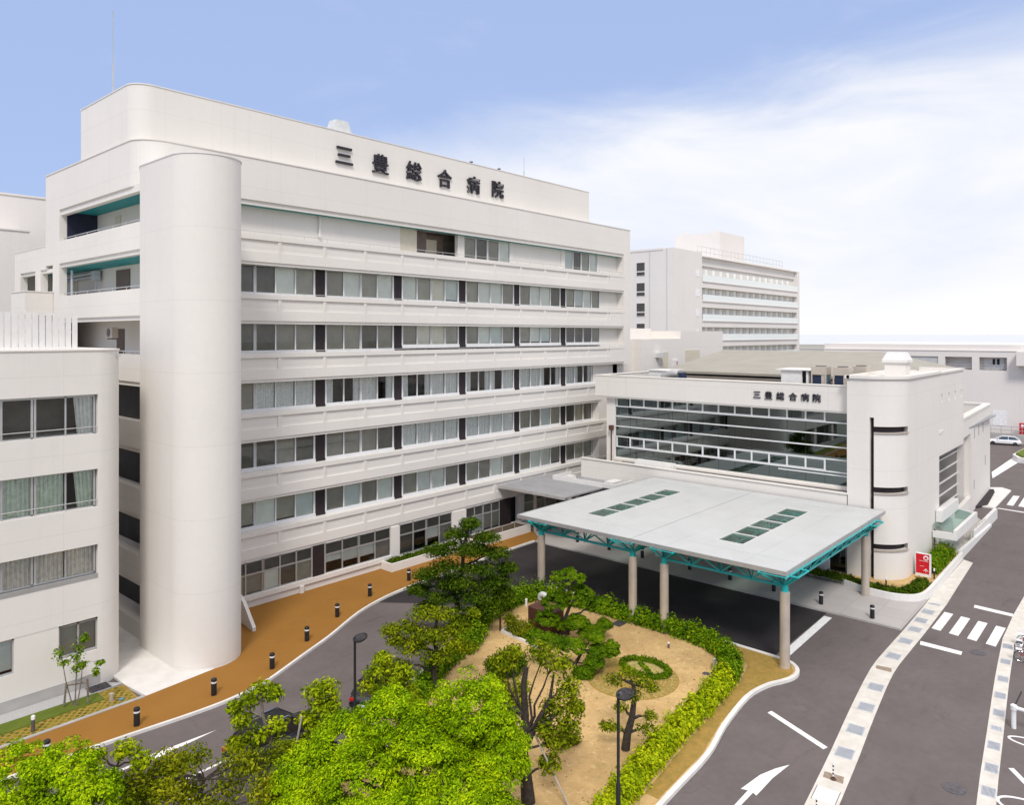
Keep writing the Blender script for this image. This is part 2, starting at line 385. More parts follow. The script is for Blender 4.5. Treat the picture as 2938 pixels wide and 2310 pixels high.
    def build(s, name, mats, parent=None, smooth=False, local=False, bevel=0, sub=0):
        me = bpy.data.meshes.new(name); v = s.v
        if parent is not None and not local:
            ox, oy, oz = ORI.get(parent.name, (0, 0, 0)); v = [(a - ox, b - oy, c - oz) for a, b, c in v]
        me.from_pydata(v, [], s.f)
        if isinstance(mats, str): mats = (mats,)
        for x in mats: me.materials.append(MAT[x])
        me.polygons.foreach_set('material_index', s.mi)
        if smooth: me.polygons.foreach_set('use_smooth', [True] * len(s.f))
        me.update()
        o = bpy.data.objects.new(name, me); COL.objects.link(o)
        if smooth:
            try: me.set_sharp_from_angle(angle=R(38))
            except Exception: pass
        if bevel:
            b = o.modifiers.new('bevel', 'BEVEL'); b.width = bevel; b.segments = 2; b.limit_method = 'ANGLE'
        if sub:
            b = o.modifiers.new('subd', 'SUBSURF'); b.levels = sub; b.render_levels = sub
        if parent is not None:
            o.parent = parent; ORI[o.name] = ORI.get(parent.name, (0, 0, 0))
        return o

def tag(o, label, cat, group=None, kind=None):
    o['label'] = label; o['category'] = cat
    if group: o['group'] = group
    if kind: o['kind'] = kind
    return o
def thing(name, label, cat, loc=(0, 0, 0), rz=0, group=None):
    o = bpy.data.objects.new(name, None); COL.objects.link(o); o.empty_display_size = .5
    o.location = loc; o.rotation_euler = (0, 0, rz); ORI[o.name] = tuple(loc) if not rz else (0, 0, 0)
    return tag(o, label, cat, group)
def struct(o): o['kind'] = 'structure'; return o
def dup(root, loc, rz, label, group=None):
    r = root.copy(); COL.objects.link(r); r.location = loc; r.rotation_euler = (0, 0, rz); r['label'] = label
    if group: r['group'] = group
    for c in list(root.children):
        k = c.copy(); COL.objects.link(k); k.parent = r
        for g in list(c.children):
            q = g.copy(); COL.objects.link(q); q.parent = k
    return r
def arc(cx, cy, r, a0, a1, n=12):
    return [(cx + r * math.cos(R(a0 + (a1 - a0) * i / n)), cy + r * math.sin(R(a0 + (a1 - a0) * i / n))) for i in range(n + 1)]
def smoothline(pts, n=4):
    out = []
    for i in range(len(pts) - 1):
        p0 = Vector(pts[max(i - 1, 0)]); p1 = Vector(pts[i]); p2 = Vector(pts[i + 1]); p3 = Vector(pts[min(i + 2, len(pts) - 1)])
        for k in range(n):
            t = k / n
            out.append(tuple(.5 * ((2 * p1) + (p2 - p0) * t + (2 * p0 - 5 * p1 + 4 * p2 - p3) * t * t + (3 * p1 - p0 - 3 * p2 + p3) * t ** 3)))
    out.append(tuple(pts[-1])); return out

# ================================================================== GROUND, ROADS, PAVEMENTS
struct(M().sheet([(-300, -1500), (1400, -1500), (1400, 1300), (-300, 1300)], -.06).build('ground', 'ground'))
struct(M().sheet([(-3000, -40000), (45000, -40000), (45000, 40000), (-3000, 40000)], -1.5).build('sea', 'sea'))
struct(M().sheet([(-20, -40), (175, -40), (175, 46), (-20, 46)], 0).build('road', 'asphalt'))
OK_ = smoothline([(-10, 37.0), (2, 36.4), (8, 36.05), (12.66, 35.8), (16.8, 35.4), (19.0, 35.45), (20.9, 35.9), (22, 36.36), (24.1, 37.3), (26.4, 38.32), (29.8, 40.08), (32.5, 40.98), (35, 41.4), (38, 41.65), (42, 41.9), (46, 42.2), (50.6, 42.3)], 4)
struct(M().prism(OK_ + [(51.3, 42.3), (53.3, 44.9), (53.3, 46.3), (20.5, 46.3), (20.5, 39.5), (15.7, 38.85), (9.4, 38.75), (2, 39.2), (-10, 39.9)], -.05, .12).build('path', 'orange_paving'))
struct(M().ribbon(OK_, .15, -.05, .135).build('kerb', 'concrete_pale'))
# drop-off lane: dark sheet that paints in the shade under the canopy
CANOPY_SHADE = [(32.0, 40.75), (35.3, 36.6), (36.2, 35.0), (38.5, 35.05), (41.4, 34.4), (42.25, 33), (41.9, 25), (41.62, 19.7), (41.5, 16.95), (50.55, 16.97), (50.55, 42.1), (46, 42.05), (42, 41.75), (38, 41.5), (35, 41.25), (33.5, 41.05)]
struct(M().sheet(CANOPY_SHADE, .004).build('road', 'asphalt_shaded'))
# pale concrete apron between the stair tower and the left wing
struct(M().prism([(15.75, 38.85), (20.5, 39.3), (20.5, 50), (15.5, 50), (15.5, 40.9)], -.05, .125).build('pavement', 'concrete_pale'))
PAV = [(50.8, 12.5), (57.2, 12.5), (58.5, 13.0), (62, 14.0), (62, 45.6), (53.4, 45.6), (53.4, 44.9), (51.35, 42.3), (50.8, 42.2)]
struct(M().prism(PAV, -.05, .13).build('pavement', 'tile_paving'))
struct(M().box(50.62, 50.8, 12.5, 42.2, -.05, .12).build('kerb', 'concrete'))
# strips of pale concrete with drain gratings
LS = smoothline([(18, 8.7), (24, 9.55), (29.85, 10.2), (34.05, 10.67), (38.3, 11.2), (43.8, 11.78), (47.5, 11.85), (51.2, 11.85), (57.3, 11.93)], 3)
struct(M().ribbon(LS, 1.12, -.05, .012).build('paved_strip', 'strip_concrete'))
struct(M().prism([(57.1, 12.5), (57.3, 11.36), (63, 11.6), (69.4, 11.85), (69.9, 12.58), (61.5, 12.55)], -.05, .03).build('paved_strip', 'strip_concrete'))
RS = smoothline([(28, 4.55), (34.1, 5.37), (40.45, 6.02), (47, 6.68), (53.2, 7.22)], 3)
struct(M().ribbon(RS, .64, -.05, .012).build('paved_strip', 'strip_concrete'))
struct(M().prism([(53.2, 7.55), (53.2, 6.9), (64, 5.6), (75, 6.0), (75, 7.6), (58.3, 7.66)], -.05, .03).build('paved_strip', 'strip_concrete'))
# road markings, each a thin painted sheet
def mark(poly, z=.006): return struct(M().sheet(poly, z).build('road_marking', 'paint_white'))
for y in (10.92, 9.93, 8.94, 7.94):
    mark([(55.95 - (10.92 - y) * .16, y + .26), (55.9 - (10.92 - y) * .16, y - .26), (52.2 - (10.92 - y) * .16, y - .27), (52.3 - (10.92 - y) * .16, y + .25)])
mark([(58.78, 9.93), (58.55, 7.69), (57.95, 7.63), (58.15, 9.88)]); mark([(49.68, 11.2), (49.62, 9.0), (49.05, 8.96), (49.08, 11.1)])
mark([(35.3, 14.67), (35.6, 14.59), (34.13, 11.42), (33.83, 11.51)])
mark([(49.9, 16.93), (49.9, 16.42), (42.5, 16.3), (42.5, 16.81)], .010)
mark([(31.66, 12.18), (31.0, 12.52), (30.1, 12.83), (28.66, 13.02), (28.76, 12.76), (27.4, 12.76), (26.2, 12.6), (25, 12.4), (25, 12.22), (26.4, 12.42), (27.5, 12.56), (28.75, 12.54), (28.65, 12.36), (30.2, 12.34)])
mark([(16.66, 33.27), (13.59, 33.48), (13.6, 33.3), (9.5, 33.36), (9.5, 33.2), (13.6, 33.14), (13.61, 32.97)])
mark([(6, 30.36), (16.2, 30.52), (16.2, 30.66), (6, 30.5)]); mark([(13.4, 30.46), (13.4, 26.5), (13.54, 26.5), (13.54, 30.46)])
for k in range(3): mark([(101.5 + .1 * k, 13.35 - k * 1.05), (101.7 + .1 * k, 12.75 - k * 1.05), (95.5, 12.56 - k * 1.05), (95.6, 13.18 - k * 1.05)])
mark([(93.3, 13.6), (92.9, 13.6), (92.0, 8.5), (92.5, 8.5)])
mark([(112, 16.95), (117, 17.8), (134, 17.5), (133.7, 16.3), (128, 16.3)])
mark([(107, 12.2), (110.5, 12.0), (110.4, 11.5), (107, 11.6)])
# parking-bay loops painted on the asphalt at the right edge of the photo
def ringmark(c, a, b, rot, w=.13, n=28, a0=60, a1=300):
    P = [(c[0] + math.cos(R(rot)) * a * math.cos(t) - math.sin(R(rot)) * b * math.sin(t), c[1] + math.sin(R(rot)) * a * math.cos(t) + math.cos(R(rot)) * b * math.sin(t)) for t in [R(a0 + (a1 - a0) * i / n) for i in range(n + 1)]]
    return struct(M().ribbon(P, w, .002, .007).build('road_marking', 'paint_white'))
ringmark((34.9, 4.0), .62, 1.1, 4, .12, a0=-10, a1=190); ringmark((40.6, 4.3), .42, 1.2, 4, .11, a0=-10, a1=190)
mark([(37.75, 4.95), (37.6, 5.12), (36.2, 4.1), (36.3, 3.9)])
# lawn, pavers and gravel in front of the left wing
struct(M().ribbon([(-10, 39.75), (2, 39.15), (9.4, 38.72), (15.65, 38.75)], .2, -.05, .16, off=.1).build('kerb', 'concrete'))
pv = M(); pv.prism([(-10, 40.0), (2, 39.3), (9.4, 38.92), (15.4, 38.95), (15.5, 41.0), (14.2, 41.0), (14.2, 39.98), (9.7, 39.96), (2, 40.3), (-10, 40.9)], -.05, .13, 0)
o = struct(pv.build('paved_strip', 'dry_grass'))
gp = M()
for i in range(52):
    for j in range(5):
        x = 15.25 - i * .34 - (j % 2) * .17; y0 = 39.04 + max(0, 9.4 - x) * .07 if x < 9.4 else 39.04
        y = y0 + j * .2 + (.0 if x < 14.1 else 0)
        gp.prism(arc(x, y, .085, 0, 300, 5), .12, .142)
for i in range(3):
    for j in range(5, 10):
        gp.prism(arc(15.2 - i * .34 - (j % 2) * .17, 39.04 + j * .2, .085, 0, 300, 5), .12, .142)
o = gp.build('grass', 'leaf_shrub'); tag(o, 'tufts of grass in the holes of the ochre paver strip', 'grass', kind='stuff')
o = M().prism([(-10, 41.7), (2, 41.25), (9.9, 41.04), (14.2, 40.98), (14.2, 39.98), (9.7, 39.96), (2, 40.3), (-10, 40.9)], -.05, .17).build('grass', 'lawn'); tag(o, 'strip of short green lawn along the left wing', 'lawn', kind='stuff')
o = M().prism([(-10, 42.1), (14.8, 42.1), (15.5, 41.2), (14.2, 41.0), (9.9, 41.06), (2, 41.27), (-10, 41.72)], -.05, .14).build('gravel', 'gravel'); tag(o, 'pale gravel bed under the wall of the left wing', 'gravel', kind='stuff')

# garden island
ISL = smoothline([(4, 12.5), (16, 14.2), (25.7, 14.88), (29.8, 15.1), (32.7, 15.65), (36, 16.0), (37.85, 15.75), (38.8, 15.35), (39.6, 15.08), (40.4, 15.12), (41.1, 15.55), (41.45, 16.4), (41.55, 19.7), (41.85, 25), (42.1, 30), (42.2, 33), (41.4, 34.3), (38.5, 34.9), (35.5, 34.6), (32.8, 33.5), (29.4, 31.7), (26.7, 30.35), (24.5, 29.3), (20, 27.3), (14, 24.8), (4, 21)], 4)
struct(M().prism(ISL, -.05, .11).build('soil_bed', 'sand'))
struct(M().ribbon(ISL, .22, -.05, .16).build('kerb', 'concrete_pale'))
struct(M().prism([(25.7, 15.1), (29.8, 15.3), (32.7, 15.85), (36, 16.2), (38, 15.9), (39.5, 15.3), (40.3, 15.3), (41.0, 15.7), (41.3, 16.5), (41.4, 19.5), (40.6, 18.6), (39.4, 17.5), (37.5, 17.0), (34, 16.6), (30, 16.2), (25.7, 15.7)], .05, .125).build('soil_bed', 'dry_grass'))

# ================================================================== MAIN HOSPITAL BLOCK
Y0 = 46.18; YW = 47.1; XG = 18.36
main = thing('hospital_building', 'tall white hospital block with long window bands and a rounded stair tower', 'building', (45, 50, 0))
w = M()
ST = 4.02
lip = [5.16 + ST * k for k in range(6)]
sof = [3.15 + ST * k for k in range(7)]
pil = [27.70 + 3.655 * k for k in range(12)]
XR = [66.4, 66.4, 66.4, 71.07, 71.07, 71.07]
XR = [67.6, 67.9, 66.6, 71.07, 71.07, 71.07]
for k in range(6):
    a = sof[k]; b = lip[k]; x1 = XR[k]; x0 = 21.0
    w.box(x0, x1, Y0 + .08, Y0 + .30, a, a + .20)            # set-back drip strip
    w.box(x0, x1, Y0, Y0 + .30, a + .20, b - 1.12)           # lower band
    w.box(x0, x1, Y0 + .08, Y0 + .30, b - 1.12, b - .32)      # recessed panel
    w.box(x0, x1, Y0 - .035, Y0 + .30, b - .32, b)             # lip
    for x in pil:
        if x < x1 - .2: w.box(x - .13, x + .13, Y0, Y0 + .14, b - 1.12, b - .32)
    w.box(68.3 if k > 2 else 67.0, x1, Y0, Y0 + .14, b - 1.12, b - .32)
    w.box(x0, x1, Y0 + .30, 49.2, a + .28, b - .08)           # floor slab
# top band and lower roof tier
TOP = 30.4
poly = [(XG, 63.4), (XG, 47.9)] + arc(XG + 1.72, 47.9, 1.72, 180, 270, 10)[1:] + [(72.38, Y0), (72.38, 63.4)]
w.prism(poly, sof[6] + .32, TOP)
w.box(20.1, 71.07, Y0 + .12, Y0 + .3, sof[6], sof[6] + .32)
w.prism([(p[0] + (-.05 if p[0] < 20 else .05), p[1] - (.05 if p[1] < 50 else 0)) for p in poly], TOP, TOP + .07)
# right end pier and blank end walls
w.box(71.07, 72.38, Y0, 63.4, 15.2, sof[6] + .32)
w.box(67.62, 71.07, YW, YW + .3, 13.2, lip[5] - .1)
w.box(66.2, 70.02, YW - .1, YW + .3, 0, 15.2)
w.box(66.2, 72.38, YW, 63.4, 13.1, 15.2)
w.box(66.3, 67.9, Y0 + .1, YW, 3.2, 13.1)
# ground floor sill, plinth and pillars
w.box(21, 37.5, Y0 - .12, Y0 + .3, .62, .95); w.box(21, 37.5, Y0 + .02, Y0 + .3, 0, .62)
w.box(38.4, 68, Y0, Y0 + .3, 0, .74)
for a, b in ((37.48, 38.38), (44.2, 45.9), (52.9, 53.7), (60.3, 61.2)): w.box(a, b, Y0 - .04, Y0 + .4, 0, sof[0])
w.box(29.2, 29.5, Y0 - .2, Y0 + .02, .02, .62)
w.build('wall', 'wall_paint', main)
M().box(21.1, 72.0, 49.2, 63.2, 0, 30.2).build('interior', 'interior', main)
s = M()
s.box(21, 71.0, Y0 + .32, YW + .02, sof[6] + .02, sof[6] + .1)
for k in (4, 5): s.box(21, 71.0, Y0 + .32, YW + .6, sof[k] + .22, sof[k] + .27)
s.build('soffit', 'soffit_teal', main)
# seventh-floor rear wall with its alcove
w = M(); zb, zt = lip[5] - .1, sof[6] + .05
for a, b in ((21, 39.24), (53.0, 60.65), (67.35, 71.07)): M().box(a, b, YW + .03, YW + .4, zb, zt).build('rear_wall', 'wall_paint', main)
for a, b in ((45.7, 46.5), (52.68, 53.0), (60.65, 61.15), (67.1, 67.35)): M().box(a, b, YW - .09, YW + .3, zb, zt).build('pilaster', 'wall_paint', main)
w = M(); w.box(39.24, 45.7, 49.05, 49.2, zb, zt, 0); w.box(39.24, 41.1, YW + .1, YW + .2, zb, zt, 2); w.box(41.1, 42.6, YW + .6, YW + .8, zb, zt, 1); w.box(43.5, 44.9, 48.9, 49.05, zb, 26.9, 2); w.box(42.6, 45.7, 48.95, 49.05, zb, zt, 0)
w.build('alcove', ('alcove_brown', 'door_brown', 'door_cream'), main)
w = M(); w.tube([(31.46, YW - .12, sof[6]), (31.46, YW - .12, 25.95)], .07, 8); w.box(31.36, 31.56, YW - .2, YW + .03, 25.7, 25.95); w.build('downpipe', 'trim_white', main)
# rails over the lips
r = M()
for k in (3, 4, 5):
    z = lip[k] + (.24 if k == 5 else .12)
    r.tube([(21.5, Y0 + .12, z), (XR[k], Y0 + .12, z)], .022, 6)
    for i in range(26): r.tube([(22 + i * 1.93, Y0 + .12, lip[k] - .02), (22 + i * 1.93, Y0 + .12, z)], .018, 5)
r.build('railing', 'alu', main)

def bay(x0, x1, z0, z1, kinds, y=YW, split=None, sill=True, par=main, fr='alu_white', flip=False, wid=None):
    """one window group: frame > pane, blind"""
    n = len(kinds); pw = (x1 - x0) / n
    cut = [x0 + pw * i for i in range(n + 1)]
    f = M(); fw = .055
    f.box(x0, x1, y - .05, y + .05, z1 - .06, z1); f.box(x0, x1, y - .06, y + .06, z0, z0 + .07)
    for i, x in enumerate(cut):
        h = .05 if 0 < i < n else .07
        if i == n // 2 and n > 2: f.box(x - .10, x - .03, y - .05, y + .05, z0, z1); f.box(x + .03, x + .10, y - .03, y + .05, z0, z1)
        else: f.box(x - h, x + h, y - .05, y + .05, z0, z1)
    if split: f.box(x0, x1, y - .055, y + .05, split - .05, split + .05)
    if sill: f.box(x0 - .06, x1 + .06, y - .14, y - .05, z0 - .22, z0 + .03)
    fo = f.build('window', (fr,), par)
    g = M(); g.quad((x0, y, z0), (x1, y, z0), (x1, y, z1), (x0, y, z1)); g.build('pane', 'glass', fo)
    b = M(); c = M()
    hi = split if split else z1
    for i, kd in enumerate(kinds):
        a, e = cut[i] + .05, cut[i + 1] - .05; yb = y + .065 + rnd.uniform(0, .02)
        top = z1 - .02
        if split: b.quad((a, yb, split), (e, yb, split), (e, yb, z1), (a, yb, z1), 2)
        if kd in 'wgkv':
            drop = z0 + (rnd.choice((0, 0, 0, .10, .18)) if kd != 'k' else 0)
            b.quad((a, yb, drop), (e, yb, drop), (e, yb, hi), (a, yb, hi), {'w': rnd.choice((0, 0, 3)), 'g': rnd.choice((1, 1, 5)), 'k': rnd.choice((2, 2, 5)), 'v': 4}[kd])
        elif kd == 'h':
            zz = z0 + (hi - z0) * rnd.uniform(.35, .6); b.quad((a, yb, zz), (e, yb, zz), (e, yb, hi), (a, yb, hi), 0)
        elif kd in 'cCoq':
            segs = [(a, e)] if kd in 'cC' else ([(a, a + (e - a) * .42)] if kd == 'o' else [(a + (e - a) * .58, e)])
            for p, q in segs:
                nn = max(4, int((q - p) / .05)); mm = 0
                for t in range(nn):
                    xa = p + (q - p) * t / nn; xb = p + (q - p) * (t + 1) / nn; ya = yb + (.05 if t % 2 else 0) + .015 * math.sin(t * 2.3); yc = yb + (0 if t % 2 else .05)
                    c.quad((xa, ya, z0 + .03), (xb, yc, z0 + .03), (xb, yc, hi), (xa, ya, hi))
    if b.f: b.build('blind', ('blind_white', 'blind_grey', 'blind_dark', 'blind_pale', 'blind_cream', 'blind_taupe'), fo)
    if c.f: c.build('curtain', 'curtain', fo)
    return fo
BX = [(21.6, 31.05), (32.05, 38.45), (39.42, 45.8), (46.78, 53.18), (54.1, 60.45), (61.42, 67.55)]
DP = [(31.09, 32.02), (38.5, 39.38), (45.86, 46.73), (53.23, 54.06), (60.51, 61.38)]
KND = {1: ['gwgw' + 'gw', 'gwgw', 'gwwg', 'ggwg', 'gwwg', 'gwwg'],
       2: ['kkkkkk', 'kkkk', 'cccc', 'cccc', 'kgwg', 'kvkk'],
       3: ['cckccc', 'oqcq', 'oqcc', 'oqoc', 'ccoq', 'coqc'],
       4: ['kkkkkg', 'kgkk', 'gvvg', 'gwwg', 'gwwk', 'kkkk'],
       5: ['kkkkwg', 'kwgw', 'wgvw', 'gwwk', 'gwwk', 'gwwk']}
for k, ks in KND.items():
    z0 = lip[k - 1] + .10; z1 = sof[k] + .05
    for (a, b), kd in zip(BX, ks): bay(a, b, z0 + (.28 if k == 4 and a > 39 else 0), z1, kd)
    for a, b in DP:
        M().box(a, b, YW - .03, YW + .1, z0 - .2, z1).build('vent_panel', 'vent_dark', main)
bay(46.5, 52.68, lip[5] - .05, sof[6], 'gkgw'); bay(61.2, 67.1, lip[5] - .05, sof[6], 'wkgw')
# ground floor glazing
z0, z1, zs = .95, 3.18, 2.32
bay(22.6, 30.3, z0, z1, 'kggwkg', Y0 + .08, zs, False, fr='alu'); M().box(30.35, 31.33, Y0 + .03, Y0 + .2, z0, z1).build('vent_panel', 'vent_dark', main)
bay(31.4, 37.48, z0, z1, 'hhhg', Y0 + .08, zs, False, fr='alu'); bay(38.4, 44.2, .74, z1, 'kdhk', Y0 + .08, zs, False, fr='alu')
bay(45.9, 50.3, .74, z1, 'wwgg', Y0 + .08, zs, False, fr='alu'); M().box(50.3, 51.85, Y0 + .03, Y0 + .2, .74, z1).build('vent_panel', 'vent_dark', main)
bay(53.7, 60.3, .74, z1, 'kkkk', Y0 + .08, zs, False, fr='alu')
# partitions so that each room is its own dark space
p = M()
for x in (24.9, 31.5, 38.9, 46.3, 53.6, 60.9, 67.5): p.box(x - .08, x + .08, YW + .3, 49.2, .1, 25.0)
p.build('partition', 'interior', main)
# gable wall with its open corridors
w = M(); yl, yr = 60.4, 46.3
def gz(k): return 25.3 - ST * k
ZO = [(gz(k), gz(k) + 2.38) for k in range(7)]
prev = sof[6] + .32
for k, (a, b) in enumerate(ZO):
    w.box(XG, XG + .5, 46.2, 63.4, min(b, prev - .001), prev) if prev - b > .02 else None
    w.box(XG, XG + .5, 60.4, 63.4 if k != 1 else 61.83, a, min(b, prev))
    w.box(XG + .12, XG + .5, yr, yl, b - .48 if k == 0 else b - .28, b) ; prev = a
w.box(XG, XG + .5, 46.2, 63.4, 0, prev)
w.box(XG, XG + .5, 63.4, 71.15, 23.42, 25.15); w.box(XG, XG + .5, 64.63, 65.88, 21.7, 23.42); w.box(XG, XG + .5, 61.83, 63.4, 21.28, 21.7)
w.box(XG, XG + .5, 69.62, 71.15, 21.7, 23.42); w.box(XG, XG + .5, 63.4, 71.15, 0, 21.7); w.box(XG - .03, 30, 63.4, 71.2, 25.15, 25.22); w.box(XG + .5, 30, 70.7, 71.15, 17, 25.15)
w.box(XG + .12, XG + .5, 65.88, 69.62, 23.15, 23.42); w.box(XG + .12, XG + .5, 61.83, 64.63, 23.15, 23.42)
w.box(XG + .5, 20.95, 46.3, 63.4, -.0, .1)
for k, (a, b) in enumerate(ZO): w.box(XG + .45, 20.95, 46.3, 71, a - .9, a - .55)
w.build('gable_wall', 'wall_paint', main)
# the small parapet box that sticks out of the gable
w = M(); w.box(16.55, XG - .02, 61.7, 65.1, 19.9, 21.6); w.box(16.5, XG - .02, 61.65, 65.15, 21.6, 21.67); w.build('parapet_box', 'wall_paint', main)
w = M()
w.box(20.9, 21.05, 46.5, 71, 16.4, 30.2, 0)
w.build('corridor_wall', 'wall_paint', main)
M().box(XG + .5, 20.9, 60.3, 60.42, 24.7, 27.7).build('corridor_end', 'navy_paint', main)
w = M(); w.box(XG + .5, 20.9, 46.3, 60.3, 27.45, 27.52); w.box(XG + .5, 20.9, 46.3, 69.7, 23.36, 23.42); w.build('corridor_ceiling', 'soffit_teal', main)
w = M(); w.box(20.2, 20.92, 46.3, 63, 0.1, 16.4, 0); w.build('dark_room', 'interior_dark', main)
for ya, yb_, za, zb_, mt in ((55.8, 56.8, 24.7, 27.0, 'door_cream'), (64.4, 65.8, 20.6, 22.8, 'door_cream'), (54.2, 56.6, 20.6, 23.1, 'door_brown'), (55.2, 56.5, 16.6, 18.9, 'door_brown')): M().box(20.84, 20.93, ya, yb_, za, zb_).build('door', mt, main)
w = M()
for k, ya in ((0, 60.0), (1, 60.0), (2, 52)):
    w.tube([(XG + .2, 46.3, gz(k) + .2), (XG + .2, ya, gz(k) + .2)], .03, 6)
    for i in range(7): w.tube([(XG + .2, 46.5 + i * (ya - 46.6) / 6, gz(k) - .05), (XG + .2, 46.5 + i * (ya - 46.6) / 6, gz(k) + .2)], .022, 5)
w.build('railing', 'alu', main)
w = M(); w.tube([(20.5, 68, 23.0), (20.5, 59.9, 23.1)], .11, 8); w.tube([(20.5, 68, 22.7), (20.5, 59.9, 22.82)], .09, 8); w.box(20.3, 20.7, 59.2, 59.9, 22.5, 23.2); w.tube([(20.5, 59.4, 22.5), (20.5, 59.4, 21)], .07, 6); w.tube([(19.1, 60.1, 21), (19.1, 60.1, 23.2)], .09, 6); w.build('duct', 'grate_steel', main)
# rounded stair tower
tp = [(18.55, 46.6), (18.0, 45.3), (18.0, 41.1)] + arc(19.92, 41.1, 1.92, 180, 360, 30)[1:] + [(21.84, 46.6)]
M().prism(tp, 0, 28.4).build('stair_tower', 'wall_paint', main, smooth=True)
M().prism([(18.5, 46.6), (17.96, 45.3), (17.96, 41.1)] + arc(19.92, 41.1, 1.96, 180, 360, 30)[1:] + [(21.88, 46.6)], 28.4, 28.46).build('coping', 'trim_white', main)
# penthouse with rounded corner
pp = [(18.45, 56.3), (18.45, 48.5)] + arc(19.65, 48.5, 1.2, 180, 270, 10)[1:] + [(65.88, 47.3), (65.88, 56.3)]
M().prism(pp, TOP, 34.0).build('penthouse', 'wall_paint', main, smooth=True)
M().prism([(p[0] + (-.04 if p[0] < 30 else .04), p[1] - (.04 if p[1] < 50 else -.04)) for p in pp], 34.0, 34.06).build('coping', 'trim_white', main)
o = M().add([(x, y, z) for z, s in ((33.9, 1.0), (35.15, .66)) for x, y in ((34.2 - .85 * s, 48.5 - .7 * s), (34.2 + .85 * s, 48.5 - .7 * s), (34.2 + .85 * s, 48.5 + .7 * s), (34.2 - .85 * s, 48.5 + .7 * s))],
        ((3, 2, 1, 0), (4, 5, 6, 7), (0, 1, 5, 4), (1, 2, 6, 5), (2, 3, 7, 6), (3, 0, 4, 7))).build('roof_vent', 'stone_white'); tag(o, 'small tapered pale vent hood on the top roof above the big lettering', 'vent')
t = thing('roof_tank', 'white equipment box with two small horns on the top roof behind the lettering', 'roof tank', (52.6, 51.5, 34.06))
M().add([(49.8, 50.2, 34.06), (56.6, 50.2, 34.06), (56.6, 52.5, 34.06), (49.8, 52.5, 34.06), (50.6, 50.4, 34.95), (56.0, 50.4, 34.85), (56.0, 52.3, 34.85), (50.6, 52.3, 34.95)], ((3, 2, 1, 0), (4, 5, 6, 7), (0, 1, 5, 4), (1, 2, 6, 5), (2, 3, 7, 6), (3, 0, 4, 7))).build('body', 'stone_white', t)
for x in (51.2, 55.2): M().lathe(((.04, 34.9), (.04, 35.12), (.2, 35.34)), x, 50.8, 10).build('horn', 'iron', t)
def mast(label, x, y, z0, z1, r):
    t = thing('lightning_rod', label, 'antenna', (x, y, z0)); zm = z0 + (z1 - z0) * .4
    M().cyl(x, y, z0, zm, r, 8).build('pole', 'alu', t); M().cyl(x, y, zm, z1, r * .5, 6).build('tip', 'alu', t)
mast('tall thin lightning rod at the left end of the top roof', 19.0, 52.1, 34.06, 39.9, .07)
mast('short thin lightning rod on the top roof right of the lettering', 56.4, 48.5, 34.06, 36.3, .05)
# outdoor unit of an air conditioner in the gable corridor
def aircon(label, x, y, z, axis='x', s=1., group=None):
    t = thing('air_conditioner', label, 'air conditioner', (x, y, z), 0, group)
    b = M(); b.box(-.16 * s, .16 * s, -.42 * s, .42 * s, 0, .62 * s); b.build('body', 'ac_beige', t, local=True, bevel=.02)
    q = M(); q.lathe(((.24 * s, 0), (.24 * s, .02), (.03, .02)), 0, 0, 16); q.v = [(-.16 * s - c, a + .12 * s, b + .31 * s) for a, b, c in q.v]; q.build('fan_grille', 'iron', t, local=True)
    k = M(); k.box(-.15 * s, .15 * s, -.36 * s, -.3 * s, -.08, 0); k.box(-.15 * s, .15 * s, .3 * s, .36 * s, -.08, 0); k.build('bracket', 'iron', t, local=True)
    return t
aircon('beige outdoor air conditioner hung high in the gable corridor opening', 19.5, 53.6, 18.25, s=1.2)
t = thing('buttress_fin', 'white slanting concrete fin against the wall right of the stair tower', 'fin', (23.8, 43.8, 0))
f = M(); P = [(23.95, 45.6, .1), (23.5, 42.3, .0), (23.5, 42.3, .35), (23.72, 43.9, 1.5), (23.95, 45.6, 2.0)]
f.add(P + [(x + .22, y, z) for x, y, z in P], [[0, 1, 2, 3, 4], [9, 8, 7, 6, 5]] + [[i, 5 + i, 5 + (i + 1) % 5, (i + 1) % 5] for i in range(5)]); f.build('slab', 'wall_paint', t)
# planters along the ground floor
def planter(label, x0, x1, y0, h):
    t = thing('planter', label, 'planter', ((x0 + x1) / 2, y0, .12))
    b = M(); b.box(x0, x1, y0, y0 + .15, .1, h); b.box(x0, x0 + .15, y0 + .15, Y0 - .01, .1, h); b.box(x1 - .15, x1, y0 + .15, Y0 - .01, .1, h); b.build('trough', 'wall_paint', t)
    M().box(x0 + .15, x1 - .15, y0 + .15, Y0 - .02, .1, h - .15).build('soil', 'soil', t)
    return t
planter('long white planter under the ground floor windows beside the dark tree', 36.5, 44.4, 44.85, .74)
t2 = planter('white planter with a thin rail near the entrance canopy', 45.2, 52.6, 44.4, .85)
r = M(); r.tube([(45.4, 44.6, 1.35), (52.4, 44.6, 1.35)], .03, 6)
for i in range(5): r.tube([(45.6 + i * 1.65, 44.6, .8), (45.6 + i * 1.65, 44.6, 1.35)], .025, 5)
r.build('rail', 'steel_beige', t2)

